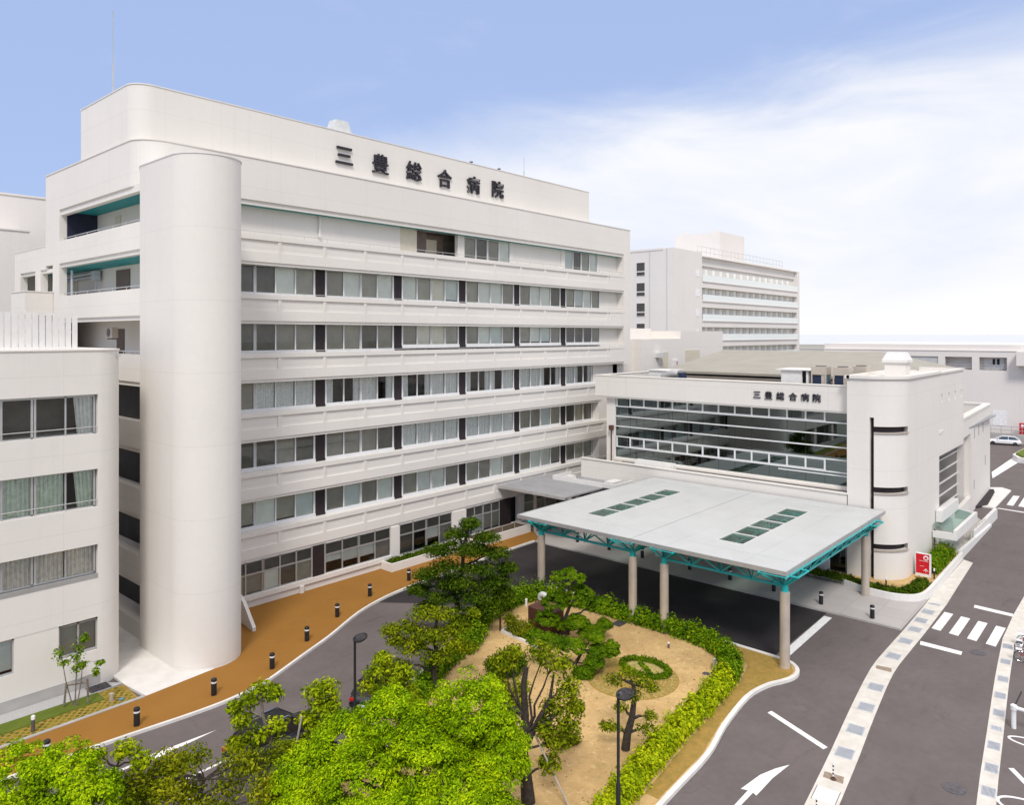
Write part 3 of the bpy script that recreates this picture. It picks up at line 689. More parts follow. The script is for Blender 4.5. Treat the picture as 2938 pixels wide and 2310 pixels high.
# ================================================================== LETTERING
def letters(label, cat, chars, pts, size, rot, depth, off, xs=1.0):
    t = thing('wall_sign', label, cat, pts[0])
    for ch, p in zip(chars, pts):
        cu = bpy.data.curves.new('letter', 'FONT'); cu.body = ch; cu.size = size; cu.extrude = depth; cu.offset = off; cu.align_x = 'CENTER'; cu.align_y = 'BOTTOM_BASELINE' if False else 'CENTER'
        ob = bpy.data.objects.new('tmp', cu); COL.objects.link(ob)
        dg = bpy.context.evaluated_depsgraph_get(); me = bpy.data.meshes.new_from_object(ob.evaluated_get(dg)); bpy.data.objects.remove(ob)
        if len(me.vertices):
            v = np.zeros(len(me.vertices) * 3); me.vertices.foreach_get('co', v); v = v.reshape(-1, 3)
            c = (v.min(0) + v.max(0)) / 2; v[:, 0] -= c[0]; v[:, 1] -= c[1]; v[:, 0] *= xs
            me.vertices.foreach_set('co', v.ravel())
        me.materials.clear(); me.materials.append(MAT['sign_black']); me.update()
        o = bpy.data.objects.new('letter', me); COL.objects.link(o); o.parent = t
        o.location = Vector(p) - Vector(pts[0]); o.rotation_euler = rot
    return t
letters('large dark raised lettering across the front of the top roof storey', 'sign', '三豊総合病院', [(33.8, 47.2, 32.2), (37.28, 47.2, 32.17), (40.8, 47.2, 32.18), (44.3, 47.2, 32.1), (47.85, 47.2, 32.08), (51.12, 47.2, 32.15)], 1.66, (R(90), 0, 0), .07, .022, 1.04)

# ================================================================== LEFT WING
left = thing('side_wing', 'lower white wing with a rounded corner and curtained window bands beside the stair tower', 'building', (5, 45, 0))
YL = 42.1; XC = 16.1
w = M()
def roundrect(x0, x1, y0, y1, r): return [(x0, y1), (x0, y0)] + arc(x1 - r, y0 + r, r, 270, 360, 14) + [(x1, y1)]
bands = [(17.65, 15.36), (13.28, 11.44), (9.43, 7.47), (5.72, 3.66)]
for a, b in bands: w.prism(roundrect(-16, XC, YL, 52, 1.5), b, a)
w.prism([(-16.05, 52), (-16.05, YL - .05)] + arc(XC - 1.5, YL + 1.5, 1.55, 270, 360, 14) + [(XC + .05, 52)], 17.65, 17.72)
zz = [0] + [x for ab in bands[::-1] for x in ab[::-1]]
for i in range(0, 8, 2):
    w.prism([(14.62, YL + .003)] + arc(XC - 1.5, YL + 1.5, 1.497, 270, 360, 14) + [(XC - .003, 51.9), (14.62, 51.9)], zz[i] if i else .7, zz[i + 1])
w.prism([(14.75, YL + .0)] + arc(XC - 1.5, YL + 1.5, 1.5, 275, 360, 14) + [(XC, 51.9), (14.75, 51.9)], 0, .7)
for x in (-8.5, -.5, 5.0): w.box(x - .5, x + .5, YL + .12, YL + .6, .7, 17)
w.box(10.85, 12.78, YL + .02, YL + .4, 1.93, 3.66); w.box(5.2, 14.62, YL + .02, YL + .4, .7, 1.93)
for i in range(3):
    b = bands[i][1]; w.box(-15, 14.62, YL + .04, YL + .3, b - .0, b + .2)
w.build('wall', 'wall_paint', left)
M().box(-16, 14.75, YL + .03, YL + .5, 0, .7).build('plinth', 'concrete', left)
M().box(-15.9, 14.6, 43.9, 51.8, .2, 17.5).build('interior', 'interior', left)
M().box(-15, 14.6, YL + .3, 43.9, -.0, .1).build('floor', 'interior', left)
YWl = YL + .32
def bay_l(x0, x1, z0, z1, kinds, mat='curtain'):
    n = len(kinds); cut = [x0 + (x1 - x0) * i / n for i in range(n + 1)]
    f = M(); y = YWl; f.box(x0, x1, y - .04, y + .04, z1 - .06, z1 + .03); f.box(x0, x1, y - .05, y + .05, z0 - .03, z0 + .06)
    for i, x in enumerate(cut):
        if i % 3 != 2: f.box(x - .12, x - .02, y - .05, y + .05, z0, z1); f.box(x + .02, x + .12, y - .03, y + .05, z0, z1)
        else: f.box(x - .04, x + .04, y - .04, y + .05, z0, z1)
    fo = f.build('window', 'alu', left)
    M().quad((x0, y, z0), (x1, y, z0), (x1, y, z1), (x0, y, z1)).build('pane', 'glass', fo)
    c = M()
    for i, kd in enumerate(kinds):
        a, e = cut[i] + .05, cut[i + 1] - .05
        if kd == 'd': continue
        p, q = {'c': (a, e), 'r': (a + (e - a) * .25, e), 'q': (a + (e - a) * .55, e), 'l': (a, a + (e - a) * .4)}[kd]
        nn = max(5, int((q - p) / .045)); yb = y + .08
        for t in range(nn):
            u0, u1 = t / nn, (t + 1) / nn
            sq = .18 if kd in 'rq' else 0
            def X(u, z): return q - (q - p) * (1 - u) * (1 - sq * (z1 - z) / (z1 - z0))
            ya = yb + (.07 if t % 2 else 0) + .03 * math.sin(t * 1.7); yc = yb + (0 if t % 2 else .07) + .03 * math.sin((t + 1) * 1.7)
            c.quad((X(u0, z0), ya, z0 + .04), (X(u1, z0), yc, z0 + .04), (X(u1, z1), yc, z1), (X(u0, z1), ya, z1))
    if c.f: c.build('curtain', mat, fo)
    return fo
for (x0, x1) in ((6.0, 14.6), (-8, 4.4)):
    n = 6 if x0 > 0 else 8
    bay_l(x0, x1, 13.28, 15.3, 'cldddr'[:n] if n == 6 else 'ccdcccdc')
    bay_l(x0, x1, 9.43, 11.42, 'cccccr'[:n] if n == 6 else 'cccccccc', 'curtain_green')
    bay_l(x0, x1, 5.95, 7.44, 'cccccc'[:n] if n == 6 else 'cccccccc', 'curtain_beige')
    r = M()
    for z in (13.28, 9.43):
        r.tube([(x0, YL + .06, z + .38), (x1 + .02, YL + .06, z + .38)], .025, 6)
        for i in range(7): r.tube([(x0 + .2 + i * (x1 - x0 - .3) / 6, YL + .06, z - .02), (x0 + .2 + i * (x1 - x0 - .3) / 6, YL + .06, z + .38)], .016, 5)
    r.box(x0, x1, YL - .02, YL + .1, 5.72, 5.94); r.build('railing', 'alu', left)
bay(12.82, 14.62, 1.98, 3.55, 'gg', YL + .22, par=left, sill=True, fr='alu'); bay(5.2, 10.85, 1.93, 3.6, 'cccw', YL + .2, par=left, sill=True, fr='alu')
w = M(); w.box(-15.9, 15.9, 42.5, 51.9, 17.3, 17.42); w.build('roof', 'roof_grey', left)
t = thing('roof_screen', 'white slatted screen fence along the roof edge of the low wing', 'fence', (3, 42.9, 17.42))
q = M(); x = -14.
while x < 13.75: q.box(x, x + .245, 42.75, 42.80, 17.5, 19.62); x += .300
q.build('slat', 'trim_white', t)
q = M()
for z in (17.9, 18.6, 19.3): q.box(-14, 13.7, 42.81, 42.86, z, z + .06)
for i in range(12): q.box(-14 + i * 2.5, -13.93 + i * 2.5, 42.86, 42.94, 17.42, 19.6)
q.build('frame', 'trim_white', t)
# tall plain block behind the gable at the far left
t = thing('rear_block', 'plain tall pale block rising behind the gable at the left edge', 'building', (5, 90, 0))
w = M(); w.box(-60, 40, 92, 120, 0, 33.3); w.box(-60, 40.1, 91.9, 120, 33.3, 33.5); w.box(-60, 24.0, 88, 91.9, 0, 29.1); w.box(-60, 24.1, 87.9, 91.9, 29.1, 29.25); w.build('wall', 'far_paint', t)

# ================================================================== GLASS-FRONTED WING
wing = thing('glass_wing', 'white entrance wing with a wide dark glass front and a round corner tower', 'building', (66, 28, 0))
XW = 59.4; XGl = 60.0; PZ = 14.5
w = M()
w.box(XW, XW + .5, 18.2, 41.9, 12.55, PZ); w.box(XW + .06, XW + .5, 18.2, 41.8, 12.42, 12.55); w.box(XW - .05, XW + .6, 18.2, 41.95, PZ, PZ + .07)
w.box(XW + .5, 82, 41.4, 41.9, 12.55, PZ); w.box(XW + .5, 82, 41.35, 41.95, PZ, PZ + .07)
w.box(XGl - .1, 66.0, 39.9, 40.9, 0, 12.42)                      # pier left of the glass
w.box(66.0, 80, 40.2, 40.8, 0, 12.5)
w.box(XGl - .2, XGl + .3, 18.2, 39.9, 6.05, 6.72); w.box(XGl - .35, XGl - .2, 18.2, 39.9, 6.45, 6.62)
w.box(58.6, 58.85, 18.15, 43.0, 4.3, 6.40); w.box(58.5, 58.95, 18.1, 43.05, 6.40, 6.47)   # parapet of the entrance lobby
w.box(58.85, 60.0, 18.2, 43.0, 5.7, 5.9)
w.box(80, 82, 18, 41.4, 0, 14.4)
w.build('wall', 'wing_paint', wing)
M().box(XW + .55, 82, 18.2, 41.4, 13.35, 13.5).build('roof', 'roof_dark', wing)
# lobby level under the canopy
g = M(); g.quad((59.3, 18.3, .15), (59.3, 42.6, .15), (59.3, 42.6, 4.3), (59.3, 18.3, 4.3)); g.build('lobby_glass', 'glass_dark', wing)
f = M()
for i in range(14): f.box(59.2, 59.34, 18.4 + i * 1.8, 18.5 + i * 1.8, .15, 4.3)
for z in (.15, 2.5, 4.2): f.box(59.22, 59.33, 18.3, 42.6, z, z + .1)
f.build('lobby_frame', 'alu', wing)
M().box(63.5, 64, 18.3, 42.6, .1, 12.4).build('interior', 'interior_dark', wing)
q = M(); q.box(60.2, 63.5, 18.3, 41, 4.5, 4.9); q.box(60.3, 63.5, 18.3, 41, 8.3, 8.6); q.build('floor', 'interior', wing)
g = M(); g.quad((XGl, 18.2, 6.7), (XGl, 39.9, 6.7), (XGl, 39.9, 12.5), (XGl, 18.2, 12.5)); g.build('curtain_wall', 'glass_dark', wing)
f = M(); v_ = M(); mu = [39.79 - 1.497 * i for i in range(15)]
for z in (11.60, 10.65, 9.69, 8.70, 7.73): f.box(XGl - .10, XGl + .05, 18.3, 39.85, z - .045, z + .045)
f.box(XGl - .08, XGl + .05, 18.3, 24, 7.44, 7.52)
for y in mu[:14]:
    for a, b in ((11.6, 12.45), (7.73, 8.70)): f.box(XGl - .085, XGl + .04, y - .10, y + .02, a + .05, b - .05)
    v_.box(XGl - .012, XGl + .03, y - .05, y - .025, 6.72, 12.45)
for i in range(14):
    a, b = mu[i] - .1, mu[i + 1] + .02
    if i == 0 or i == 13: continue
    for z0_, z1_ in ((11.66, 12.42), (7.79, 8.64)): f.box(XGl - .07, XGl + .03, b, a, z1_ - .06, z1_); f.box(XGl - .07, XGl + .03, b, a, z0_, z0_ + .06)
f.build('mullion', 'alu_white', wing); v_.build('glazing_joint', 'interior_dark', wing)
f = M(); f.box(XGl - .3, XGl + .1, 18.2, 18.45, 6.1, 12.5); f.build('reveal', 'interior_dark', wing)
# round corner tower: slit and three curved window slots
def tower_pts(d=0., y0=18.2, y1=14.5):
    return [(58.6 - d, 17.0)] + arc(61.0, 16.9, 2.4 + d, 180, 270, 22) + [(70.6, 14.5 - d)]
TT = 15.2; rt = .18
slots = [(11.22, 11.68), (6.74, 7.2), (2.55, 3.0)]
SLA, SLB = 16.55, 16.28           # the vertical slit
w = M()
def solid(z0, z1, d=0.):
    w.prism([(66, 18.2), (58.6 - d, 18.2)] + tower_pts(d)[1:] + [(70.6, 18.2)], z0, z1)
def curve_pts(d, n=22): return [(58.6 - d, SLB)] + arc(61.0, 16.9, 2.4 + d, 194, 262, 16)
zs_ = [0] + [x for s_ in slots[::-1] for x in s_] + [13.24]
full = [(66, 18.2), (58.6, 18.2), (58.6, 16.9)] + arc(61.0, 16.9, 2.4, 180, 270, 22)[1:] + [(70.6, 14.5), (70.6, 18.2)]
w.prism(full, 12.34 + .9, TT)
# body pieces between slots, with the slit cut out
a0 = 180; aS0, aS1 = 187, 194
outer_l = [(62, 18.2), (58.6, 18.2), (58.6, 16.9)] + arc(61.0, 16.9, 2.4, 180, aS0, 3)[1:] + [(62, 16.8)]
w.prism(outer_l, 0, 13.24)
outer_r = lambda d=0: [(62.2, 17.4)] + arc(61.0, 16.9, 2.4 - d, aS1, 270, 20) + [(70.6, 14.5 + d), (70.6, 17.4)]
for i in range(0, len(zs_) - 1, 2): w.prism(outer_r(), zs_[i] if i else 0, zs_[i + 1])
for a, b in slots: w.prism([(63.5, 17.4)] + arc(61.0, 16.9, 2.4, 262, 270, 3) + [(70.6, 14.5), (70.6, 17.4)], a, b)
w.prism([(62, 16.8)] + arc(61.0, 16.9, 2.4, aS0, aS1, 2) + [(62.1, 16.5)], 12.34, 13.24)
# parapet rim of the tower
w.prism([(58.45, 18.2), (58.45, 16.9)] + arc(61.0, 16.9, 2.55, 180, 270, 22)[1:] + [(70.7, 14.35), (70.7, 14.75)] + [(61, 14.75)] + arc(61.0, 16.9, 2.15, 270, 180, 16)[1:] + [(58.85, 18.2)], TT, 15.42)
w.box(58.45, 70.7, 18.0, 18.35, TT, 15.42); w.box(70.3, 70.7, 14.75, 18.0, TT, 15.42)
w.build('corner_tower', 'wing_paint', wing)
w = M()
for a, b in slots: w.prism([(62.2, 17.4)] + arc(61.0, 16.9, 2.05, aS1, 266, 18) + [(63, 17.4)], a + .002, b - .002)
w.prism([(62, 16.8)] + arc(61.0, 16.9, 1.9, aS0, aS1, 2) + [(62.1, 16.5)], 0.6, 12.34)
w.build('slot_glass', 'vent_dark', wing)
for a, b in slots:
    M().ribbon(arc(61.0, 16.9, 2.44, aS1, 262, 18), .14, a - .05, a + .03).build('slot_sill', 'steel_beige', wing)
# upper side wall with four small slots
w = M(); x0, x1 = 70.6, 80.5
cuts = [(71.36, 71.9), (74.07, 74.6), (76.66, 77.2), (79.22, 79.75)]
w.box(x0, x1, 14.5, 15.0, 13.38, TT - .05); w.box(x0, x1, 14.5, 15.0, 8.2, 12.66)
px = x0
for a, b in cuts: w.box(px, a, 14.5, 15.0, 12.66, 13.38); px = b
w.box(px, x1, 14.5, 15.0, 12.66, 13.38); w.box(x0, x1, 14.72, 15.0, 12.66, 13.38)
w.box(x1 - .4, x1, 15.0, 18.2, 8.2, TT - .05); w.box(x0, x1 + .05, 14.4, 14.8, TT - .05, TT + .12); w.box(x1 - .4, x1 + .05, 14.8, 18.2, TT - .05, TT + .12)
w.box(70.7, 80.1, 15.0, 18.2, 14.2, 14.3); w.box(70.6, 80.5, 17.8, 18.2, 0, 14.9)
w.build('side_wall', 'wing_paint', wing)
letters('small dark raised lettering on the parapet above the glass front', 'sign', '三豊総合病院', [(XW - .05, y, 13.5) for y in (25.56, 24.58, 23.6, 22.58, 21.62, 20.7)], .68, (R(90), 0, R(-90)), .04, .010, 1.0)
# chimney-like roof turret on the corner tower
t = thing('roof_turret', 'white vent turret with a hipped cap on the round corner tower', 'vent', (63.6, 16.0, 15.2))
M().box(63.0, 64.4, 15.25, 16.75, 14.6, 16.3).build('shaft', 'wing_paint', t)
P = [(62.85, 15.1, 16.3), (64.55, 15.1, 16.3), (64.55, 16.9, 16.3), (62.85, 16.9, 16.3), (62.85, 15.1, 16.5), (64.55, 15.1, 16.5), (64.55, 16.9, 16.5), (62.85, 16.9, 16.5), (63.1, 15.4, 17.1), (64.3, 15.4, 17.1), (64.3, 16.6, 17.1), (63.1, 16.6, 17.1)]
M().add(P, ((3, 2, 1, 0), (0, 1, 5, 4), (1, 2, 6, 5), (2, 3, 7, 6), (3, 0, 4, 7), (4, 5, 9, 8), (5, 6, 10, 9), (6, 7, 11, 10), (7, 4, 8, 11), (8, 9, 10, 11))).build('cap', 'trim_white', t)
# annex with the tall open bay
an = thing('annex', 'white annex with a deep tall opening and sloping glass bars', 'building', (85, 17, 0))
w = M(); xa, xb = 70.75, 104.0; yb = 15.9
def sidey(x): return 14.5 + (x - 70.6) * (yb - 14.5) / (103.4 - 70.6)
def wallbox(x0, x1, z0, z1, th=.5, off=0.): 
    w.add([(x0, sidey(x0) + off, z0), (x1, sidey(x1) + off, z0), (x1, sidey(x1) + th, z0), (x0, sidey(x0) + th, z0), (x0, sidey(x0) + off, z1), (x1, sidey(x1) + off, z1), (x1, sidey(x1) + th, z1), (x0, sidey(x0) + th, z1)],
          ((0, 3, 2, 1), (4, 5, 6, 7), (0, 1, 5, 4), (1, 2, 6, 5), (2, 3, 7, 6), (3, 0, 4, 7)))
xo = 88.2
wallbox(xa, xo, 8.3, 10.1); wallbox(xo, 103.4, 0, 10.1); wallbox(xa - .1, 103.45, 10.1, 10.32, .62, -.08)
wallbox(71.5, xo, 0, 1.75, .4)
w.box(102.9, 103.4, 16.4, 26, 0, 10.1); w.box(102.85, 103.5, 16.5, 26, 10.1, 10.32)
w.build('wall', 'wing_paint', an)
w = M(); w.box(xo - .6, xo, 15.76, 16.5, 0, 8.3); w.build('pier', 'annex_paint', an)
w = M(); w.box(80.5, 102.9, 18.2, 26, 8.9, 9.0); w.box(70.8, 102.8, 15.2, 18.2, 8.9, 9.0); w.build('roof', 'roof_lowgrey', an)
w = M(); w.box(70.8, xo - .6, 17.9, 18.15, 0, 8.8); w.build('interior', 'interior_dark', an)
M().quad((71, 16.4, 1.5), (xo - .6, 16.4, 1.5), (xo - .6, 16.4, 8.4), (71, 16.4, 8.4)).build('glazing', 'portal_glass', an)
f = M()
for z in (2.0, 3.1, 4.25, 5.4, 6.5, 7.6): f.box(71, xo - .6, 16.3, 16.38, z - .07, z + .07)
f.build('mullion', 'trim_white', an)
f = M()
for x in (90.5, 93.6, 97.0): f.box(x, x + .4, sidey(x) - .02, sidey(x) + .1, 7.55, 8.6)
f.box(90.3, 90.7, sidey(90.5) - .02, sidey(90.5) + .1, 2.2, 3.2); f.box(98.9, 99.3, sidey(99) - .02, sidey(99) + .1, 3.6, 4.7); f.build('niche', 'concrete', an)
t = thing('roof_unit', 'grey roof unit with louvres on the annex behind its parapet', 'air conditioner', (92, 18.5, 9.0))
b = M(); b.box(83.5, 88.5, 18.6, 19.4, 9.0, 11.2); b.build('louvre_box', 'ac_beige', t); b = M(); b.box(89, 91.2, 17.2, 18.8, 9.0, 12.0); b.build('body', 'white_plastic', t)
b = M(); b.box(89.3, 90.9, 17.15, 17.2, 9.4, 11.6); b.build('grille', 'iron', t)
# entrance side canopy, box and ramp beside the annex
t = thing('side_porch', 'small white glass-roofed porch box on the side wall of the tower', 'porch', (72, 13.6, 0))
w = M(); w.box(67.9, 76.4, 12.7, 12.95, 1.95, 2.75); w.box(67.9, 68.1, 12.95, 14.42, 1.95, 2.5); w.box(76.2, 76.4, 12.95, 14.42, 1.95, 2.75); w.box(69.2, 75.6, 14.0, 14.45, 2.95, 3.9); w.build('frame', 'trim_white', t)
w = M(); w.add([(68.1, 12.95, 2.55), (76.2, 12.95, 2.55), (76.2, 14.45, 2.95), (68.1, 14.45, 2.95)], ((0, 1, 2, 3),)); w.build('glass_roof', 'glass_green', t)
w = M(); w.box(76.4, 88, 12.9, 13.2, .0, 1.0); w.build('low_wall', 'trim_white', t)
w = M(); w.tube([(68.0, 14.3, .1), (68.0, 14.3, 2.6)], .06, 8); w.tube([(68.0, 12.9, 1.25), (68.0, 14.4, 1.35)], .06, 8); w.build('post', 'corten', t)
t = thing('ramp_wall', 'white ramp wall with a thin metal handrail beside the road', 'wall', (77, 12.6, 0))
P = [(69.9, 12.72, 0), (83.8, 12.75, 0), (83.8, 12.95, 0), (69.9, 12.98, 0), (69.9, 12.72, .75), (83.8, 12.75, .25), (83.8, 12.95, .25), (69.9, 12.98, .75)]
M().add(P, ((3, 2, 1, 0), (4, 5, 6, 7), (0, 1, 5, 4), (1, 2, 6, 5), (2, 3, 7, 6), (3, 0, 4, 7))).build('wall', 'trim_white', t)
r = M(); r.tube([(70.5, 13.0, 1.5), (82, 13.0, 1.05)], .03, 6)
for i in range(9): r.tube([(70.7 + i * 1.4, 13.0, .2), (70.7 + i * 1.4, 13.0, 1.5 - i * .055)], .022, 5)
r.build('handrail', 'steel_beige', t)
struct(M().prism([(61.5, 13.05), (69.9, 13.0), (83.8, 12.97), (88, 14.9), (88, 15.3), (70.8, 14.45), (62, 14.45)], -.05, .02).build('pavement', 'concrete'))
struct(M().prism([(92.5, 13.8), (104.2, 13.9), (105.5, 15), (104.5, 16.2), (103.5, 15.9), (92.5, 15.38)], -.05, .12).build('pavement', 'concrete_pale'))
t = thing('planting_bed', 'dark narrow planting bed at the foot of the annex wall', 'planter', (98, 15.2, 0))
M().prism([(91.5, 15.3), (93.5, 14.6), (101.5, 15.15), (103.2, 15.5), (103.0, 15.85), (91.5, 15.4)], .0, .2).build('soil', 'planter_dark', t)
# rooftop plant on the wing
t = thing('roof_house', 'small white roof house with an open dark side behind the lettered parapet', 'roof house', (62, 23, 13.5))
w = M(); w.box(60.8, 63.6, 21.9, 22.05, 13.5, 15.5); w.box(60.8, 61.0, 22.4, 24.1, 13.5, 15.55); w.box(60.9, 63.6, 24.0, 24.1, 13.5, 15.5); w.box(60.6, 63.8, 21.7, 24.5, 15.56, 15.64); w.build('body', 'trim_white', t)
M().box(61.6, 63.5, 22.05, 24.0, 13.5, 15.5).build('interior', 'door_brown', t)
def chiller(label, y, x=61.5):
    t = thing('chiller_unit', label, 'air conditioner', (x, y, 13.5), 0, 'cooling units on the wing roof')
    b = M()
    for a in (-.55, .55): b.box(-.6, -.52, a - .05, a + .05, 0, 1.75); b.box(.52, .6, a - .05, a + .05, 0, 1.75)
    b.box(-.6, .6, -.6, .6, 1.75, 2.4); b.box(-.55, -.5, -.5, -.2, .1, 1.75); b.box(-.6, .6, -.6, .6, 0, .1); b.box(-.6, -.55, -.5, .5, .62, .7); b.build('casing', 'ac_beige', t, local=True)
    b = M(); b.box(-.48, .5, -.48, .48, .1, 1.74); b.build('coil', 'ac_blue', t, local=True)
    b = M(); b.box(-.45, .45, -.54, -.49, .15, 1.7); b.build('side_coil', 'ac_bluelight', t, local=True)
    b = M(); b.lathe(((.42, 2.4), (.42, 2.46), (.36, 2.46)), 0, 0, 16); b.build('fan_ring', 'iron', t, local=True)
    return t
c1_ = chiller('leftmost cooling unit beside the white roof house', 21.1)
dup(c1_, (61.5, 19.4, 13.5), 0, 'cooling unit with a blue coil standing nearest the round tower')
dup(c1_, (64.5, 18.9, 13.5), 0, 'cooling unit set back, only its top showing behind the tower rim')
t = thing('exhaust_duct', 'short silver exhaust duct elbow with a dark blue fan on the wing roof', 'duct', (61.5, 36, 13.5))
d = M(); d.tube([(61.2, 35.4, 14.5), (61.2, 34.5, 14.85), (61.2, 33.8, 14.85)], [.36, .38, .34], 12); d.build('elbow', 'alu', t, smooth=True); d = M(); d.cyl(61.2, 33.4, 13.5, 15.0, .36, 14); d.build('fan_housing', 'ac_blue', t, smooth=True)
d = M(); d.tube([(61.2, 35.35, 14.52), (61.2, 35.45, 14.46)], [.30, .30], 12); d.build('mouth', 'interior_dark', t)
t = thing('roof_cabinet', 'low white box on the wing roof beside the silver duct', 'roof cabinet', (62.4, 37, 13.5)); w = M(); w.box(61.6, 64, 35.0, 37.2, 13.5, 15.05); w.box(61.5, 64.1, 34.9, 37.3, 15.05, 15.13); w.build('body', 'trim_white', t)
q = M()
for k in range(4): q.tube([(64.5 + k * .55, 41.2, 13.75 + k * .12), (64.5 + k * .55, 24.5, 13.75 + k * .12)], .11, 8)
for y in (26, 30, 34, 38): q.box(64.2, 66.5, y, y + .12, 13.5, 13.8)
o = q.build('roof_pipes', 'ac_beige'); tag(o, 'row of long beige pipes on the dark wing roof', 'pipes')
# lobby roof pieces
aircon('white outdoor air conditioner on the lobby roof at the foot of the tall pier', 59.35, 39.2, 5.95, s=.9)
t = thing('lobby_duct', 'long flat white duct box on the lobby roof below the glass front', 'duct', (59.4, 34.5, 5.9)); w = M(); w.box(59.05, 59.75, 33.3, 37.2, 5.9, 6.85); w.box(59.0, 59.8, 33.2, 33.3, 5.9, 6.7); w.build('body', 'trim_white', t); w = M(); w.box(59.0, 59.05, 37.3, 38.6, 6.0, 6.4); w.build('grille', 'iron', t)
t = thing('lobby_gutter', 'beige pipe duct running along the foot of the dark glass front', 'duct', (59.5, 26, 5.9)); w = M(); w.box(59.2, 59.6, 18.4, 32.9, 5.95, 6.35); w.build('body', 'steel_beige', t)
t = thing('flood_lamp', 'brown lamp on a tall pole beside the left edge of the glass front', 'lamp', (59.7, 40.1, 5.9)); w = M(); w.tube([(59.6, 40.15, 5.9), (59.6, 40.15, 9.4)], .06, 8); w.build('pole', 'corten', t); w = M(); w.box(59.4, 59.75, 39.95, 40.35, 9.3, 9.75); w.build('head', 'corten', t, bevel=.03)
# gently pitched hall roof behind the wing
hall = thing('hall_building', 'low hall behind the glass wing under a wide khaki metal roof', 'building', (78, 30, 0))
A, B_, C_, D_ = (68, 39.5, 14.75), (68, 14.9, 14.75), (82.3, 22.0, 16.68), (82.3, 39.5, 16.68)
r = M(); r.add([A, (68, 18.9, 14.75), (82.3, 22.0, 16.68), D_], ((0, 1, 2, 3),)); r.add([(68, 18.9, 14.75), (84, 18.3, 15.1), (82.3, 22.0, 16.68)], ((0, 1, 2),)); r.add([D_, (82.3, 22.0, 16.68), (84, 18.3, 15.1), (97, 18.3, 14.75), (97, 39.5, 14.75)], ((0, 1, 2, 3, 4),))
r.add([(67.9, 39.6, 14.55), (67.9, 18.8, 14.55), (67.9, 18.8, 14.78), (67.9, 39.6, 14.78)], ((0, 1, 2, 3),)); r.build('roof', 'tin_roof', hall)
w = M(); w.box(68.6, 96.5, 19.0, 39.3, 0, 14.4); w.build('wall', 'roof_dark', hall)
w = M()
for z in (13.75, 14.15): w.box(68.3, 68.5, 19.2, 39.4, z, z + .16)
w.build('eave_trim', 'ac_beige', hall)
# block behind the hall
bk = thing('service_block', 'white service block with two cream doors behind the tall hospital block', 'building', (88, 52, 0))
w = M(); w.box(77.6, 99.7, 48, 62, 0, 17.95); w.box(87.4, 99.7, 48.0, 62, 17.95, 18.95); w.box(72.5, 77.6, 49.2, 62, 0, 17.9); w.build('wall', 'wing_paint', bk)
w = M(); w.box(72.4, 87.4, 52.5, 53, 17.9, 19.3); w.build('parapet', 'far_paint', bk)
M().box(82.4, 84.1, 47.94, 48.02, 13.9, 16.27).build('door', 'door_cream', bk); M().box(88.6, 92.6, 47.94, 48.02, 13.9, 16.42).build('door', 'door_cream', bk)
w = M(); w.box(81.0, 82.0, 47.2, 48, 15.6, 16.2); w.build('wall_vent', 'stone_white', bk)
w = M(); w.box(85.3, 86.6, 47.85, 48, 14.0, 15.2); w.build('hydrant_cabinet', 'trim_white', bk); w = M(); w.box(86.1, 86.25, 47.8, 47.85, 14.6, 15.0); w.build('hydrant_lamp', 'red_sign', bk)
# distant ward tower
wt_ = thing('ward_tower', 'distant white seven-storey ward tower with pale glass balconies', 'building', (155, 85, 0))
YT = 71.; XT = 126.46
w = M(); w.box(XT, 138.1, YT, 100, 0, 35.2); w.box(138.1, 189.1, YT + 1.0, 100, 0, 34.9); w.box(XT - .1, 190.6, YT + 2.2, 100, 34.9, 35.3); w.box(189.1, 190.6, YT - .2, 100, 0, 34.3); w.box(XT + .8, 128, 72.4, 76, 35.2, 35.4); w.box(138.1, 189.1, YT + .6, YT + 2.2, 32.6, 34.35)
w.box(138.05, 190.6, YT - .15, YT + 2.2, 34.35, 34.55)
bz = [28.95 - 4.02 * i for i in range(6)]
for z in bz: w.box(138.1, 189.1, YT - .1, YT + 2.2, z - .9, z + .3); w.box(138.0, 189.5, YT - .3, YT + .1, z + .3, z + .5)
w.build('wall', 'far_paint', wt_)
w = M(); w.box(156.5, 169.2, 76, 87.3, 35.2, 41.8); w.box(157, 158, 85, 86, 41.8, 42.5); w.box(158, 164, 78, 79, 41.8, 42.4); w.build('penthouse', 'far_paint', wt_)
w = M()
for i in range(24): w.tube([(142.8 + i * 2., 74.5, 35.2), (142.8 + i * 2., 74.5, 37.3)], .06, 4)
for z in (36.2, 37.3): w.tube([(142.8, 74.5, z), (189, 74.5, z)], .06, 4)
w.build('railing', 'stone_white', wt_)
for z in bz[:5]: M().box(138.2, 189.4, YT - .22, YT - .14, z + .5, z + 1.75).build('balcony_glass', 'glass_frost', wt_)
for fl, z in enumerate(bz[:6]):
    for i in range(14):
        x = 139.3 + i * 3.38
        q = M(); q.box(x, x + 1.7, YT + .9, YT + .99, z + .5, z + 3.05); wo_ = q.build('window', 'annex_paint', wt_)
        q = M(); q.box(x + 1.75, x + 3.0, YT + .92, YT + .985, z + .5, z + 3.05); q.build('blind', 'blind_white', wo_)
M().box(186.5, 188.5, YT + 2.05, YT + 2.19, bz[5], 32.6).build('stairwell_gap', 'interior_dark', wt_)
